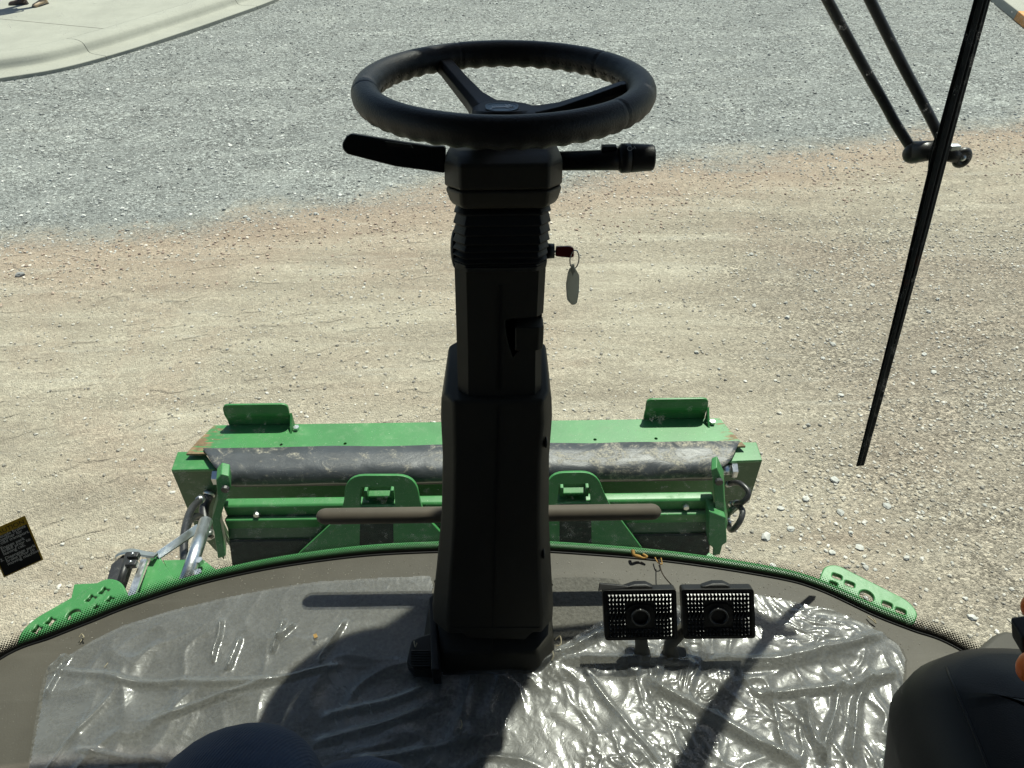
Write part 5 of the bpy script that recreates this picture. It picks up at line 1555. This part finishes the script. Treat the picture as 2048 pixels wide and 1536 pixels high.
# ================================================================== SEATED DRIVER: a knee in dark jeans comes into view
dr = thing('person', 'seated person in dark blue jeans, knee showing at the bottom edge', 'person', (-.1, -.4, 0))
hip = Vector((-.05, -.42, .50))
kneeL = Vector((-.285, .315, .415)); kneeR = Vector((.16, .10, .44))
j = [(hip, (.16, .12)), (hip + Vector((-.10, .08, 0)), .105), (kneeL + Vector((.05, -.20, .015)), .098), (kneeL + Vector((-.012, 0, -.006)), .096), (kneeL + Vector((.03, -.02, -.22)), .062), (kneeL + Vector((.04, -.06, -.36)), .058),
     (hip + Vector((.11, .08, 0)), .105), (kneeR + Vector((-.02, -.22, .0)), .09), (kneeR, .074), (kneeR + Vector((.02, -.12, -.2)), .06), (kneeR + Vector((.02, -.16, -.38)), .056)]
skin_body('jeans', j, [(0, 1), (1, 2), (2, 3), (3, 4), (4, 5), (0, 6), (6, 7), (7, 8), (8, 9), (9, 10)], M['jeans'], dr, 3)
foldc = kneeL + Vector((.115, -.03, -.022))
foldc = kneeL + Vector((.110, -.030, -.016))
j2 = [(foldc + Vector((.06, -.20, .03)), .08), (foldc + Vector((.02, -.06, 0)), .10), (foldc, .092), (foldc + Vector((.01, -.01, -.14)), .06)]
skin_body('trouser_fold', j2, [(0, 1), (1, 2), (2, 3)], M['jeans'], dr, 2)
T = hip + Vector((0, -.02, .08))
j = [(T, (.15, .12)), (T + Vector((0, -.02, .25)), (.17, .11)), (T + Vector((0, -.02, .42)), (.15, .10)), (T + Vector((0, 0, .50)), .06),
     (T + Vector((-.19, -.02, .38)), .06), (T + Vector((-.27, .05, .12)), .048), (T + Vector((-.20, .24, .02)), .036),
     (T + Vector((.19, -.02, .38)), .06), (T + Vector((.27, .05, .12)), .048), (T + Vector((.20, .24, .02)), .036)]
skin_body('jacket', j, [(0, 1), (1, 2), (2, 3), (2, 4), (4, 5), (5, 6), (2, 7), (7, 8), (8, 9)], M['jacket'], dr)
for s in (-1, 1): hand(dr, T + Vector((s * .19, .25, .02)), (-s * .2, 1, -.1), (0, 0, -1))
head_on(dr, T + Vector((0, .02, .63)), (0, 1, -.2))
seat = thing('driver_seat', 'dark driver seat behind and below the camera', 'seat', (-.05, -.5, 0))
G().box((-.05, -.42, .33), (.26, .26, .07)).build('seat_cushion', M['liner'], seat, bevel=.04, seg=4)
G().box((-.05, -.72, .70), (.25, .06, .36)).build('backrest', M['liner'], seat, bevel=.04, seg=4)
G().box((-.05, -.42, .13), (.16, .16, .13)).build('seat_base', M['liner'], seat, bevel=.02)

# ================================================================== LITTER on the cab floor
hk = thing('dry_husk', 'curled orange-brown dry husk lying on the sill right of the column', 'husk', PZ(1275, 1112, .012))
q = smooth_path([PZ(1266, 1100, .022), PZ(1268, 1110, .018), PZ(1278, 1113, .012), PZ(1288, 1116, .012), PZ(1294, 1113, .016), PZ(1286, 1108, .016)], 5)
G().tube(q, [.0035 if i < 12 else .0022 for i in range(len(q))], 8).build('husk_curl', M['bone'], hk, smooth=True)
def wisp(name, pts, r, m, lab, cat):
    q = smooth_path([PZ(x, y, z) for x, y, z in pts], 5); tag(G().tube(q, r, 6).build(name, M[m], smooth=True), lab, cat)
wisp('twig', [(1318, 1118, .02), (1322, 1140, .03), (1330, 1155, .035), (1345, 1172, .02)], .0011, 'twig', 'thin dark twig leaning from the sill to the left brake pedal', 'twig')
wisp('twig', [(1310, 1115, .012), (1316, 1125, .016), (1324, 1128, .012), (1322, 1116, .014)], .0012, 'bone', 'small looped stem tangled round the dark twig', 'stem')
wisp('straw', [(158, 1275, .01), (163, 1268, .012), (168, 1274, .012), (166, 1276, .01)], .001, 'straw', 'pale straw bit on the floor border below the left bracket', 'straw')
wisp('straw', [(160, 1285, .004), (167, 1274, .004)], .001, 'straw', 'short straight straw at the left end of the floor border', 'straw')
wisp('straw', [(1110, 1280, .014), (1120, 1272, .02), (1122, 1288, .02), (1112, 1292, .016)], .0009, 'straw', 'looped pale straw right of the column foot', 'straw')
wisp('straw', [(1104, 1300, .02), (1107, 1312, .018), (1103, 1322, .014)], .0016, 'straw', 'twisted straw beside the lower right corner of the column foot', 'straw')
wisp('straw', [(922, 1440, .022), (924, 1450, .022), (920, 1458, .022)], .001, 'straw', 'pale straw bit on the shaded film in front of the column', 'straw')
wisp('straw', [(828, 1282, .054), (830, 1294, .054), (834, 1286, .054)], .0008, 'straw', 'tiny straw loop lying on the tilt pedal', 'straw')
wisp('straw', [(1735, 1232, .006), (1745, 1240, .008), (1752, 1247, .006), (1748, 1238, .01)], .0012, 'straw', 'curled straw on the floor border near the right bracket', 'straw')
wisp('straw', [(208, 1335, .02), (216, 1326, .02)], .0009, 'straw', 'short straw on the left part of the film', 'straw')
# crumb on the film
p = PZ(631, 1272, .02)
tag(G().box(p, (.003, .004, .001), Matrix.Rotation(.5, 3, 'Z')).build('corn_flake', M['bone']), 'small orange crumb on the sunlit film left of the column', 'crumb')
# dust and grit on the floor border
cx = []; 
while len(cx) < 500:
    px, py = random.uniform(20, 1880), random.uniform(1110, 1300)
    p = PZ(px, py, .001)
    # only inside the sill and outside the mat
    i = min(range(len(sill)), key=lambda k: (sill[k] - p).length_squared)
    dd = (sill[i] - Vector((p.x, p.y, 0))).dot(ON[i])
    if .008 < dd < .07: cx.append((p.x, p.y))
cx = np.array(cx)
pebbles('grit', cx[:, 0], cx[:, 1], rng.uniform(.0004, .0014, len(cx)), M['stones'], 'fine grit on the floor border along the glass', gz=np.zeros(len(cx)), sink=.3)
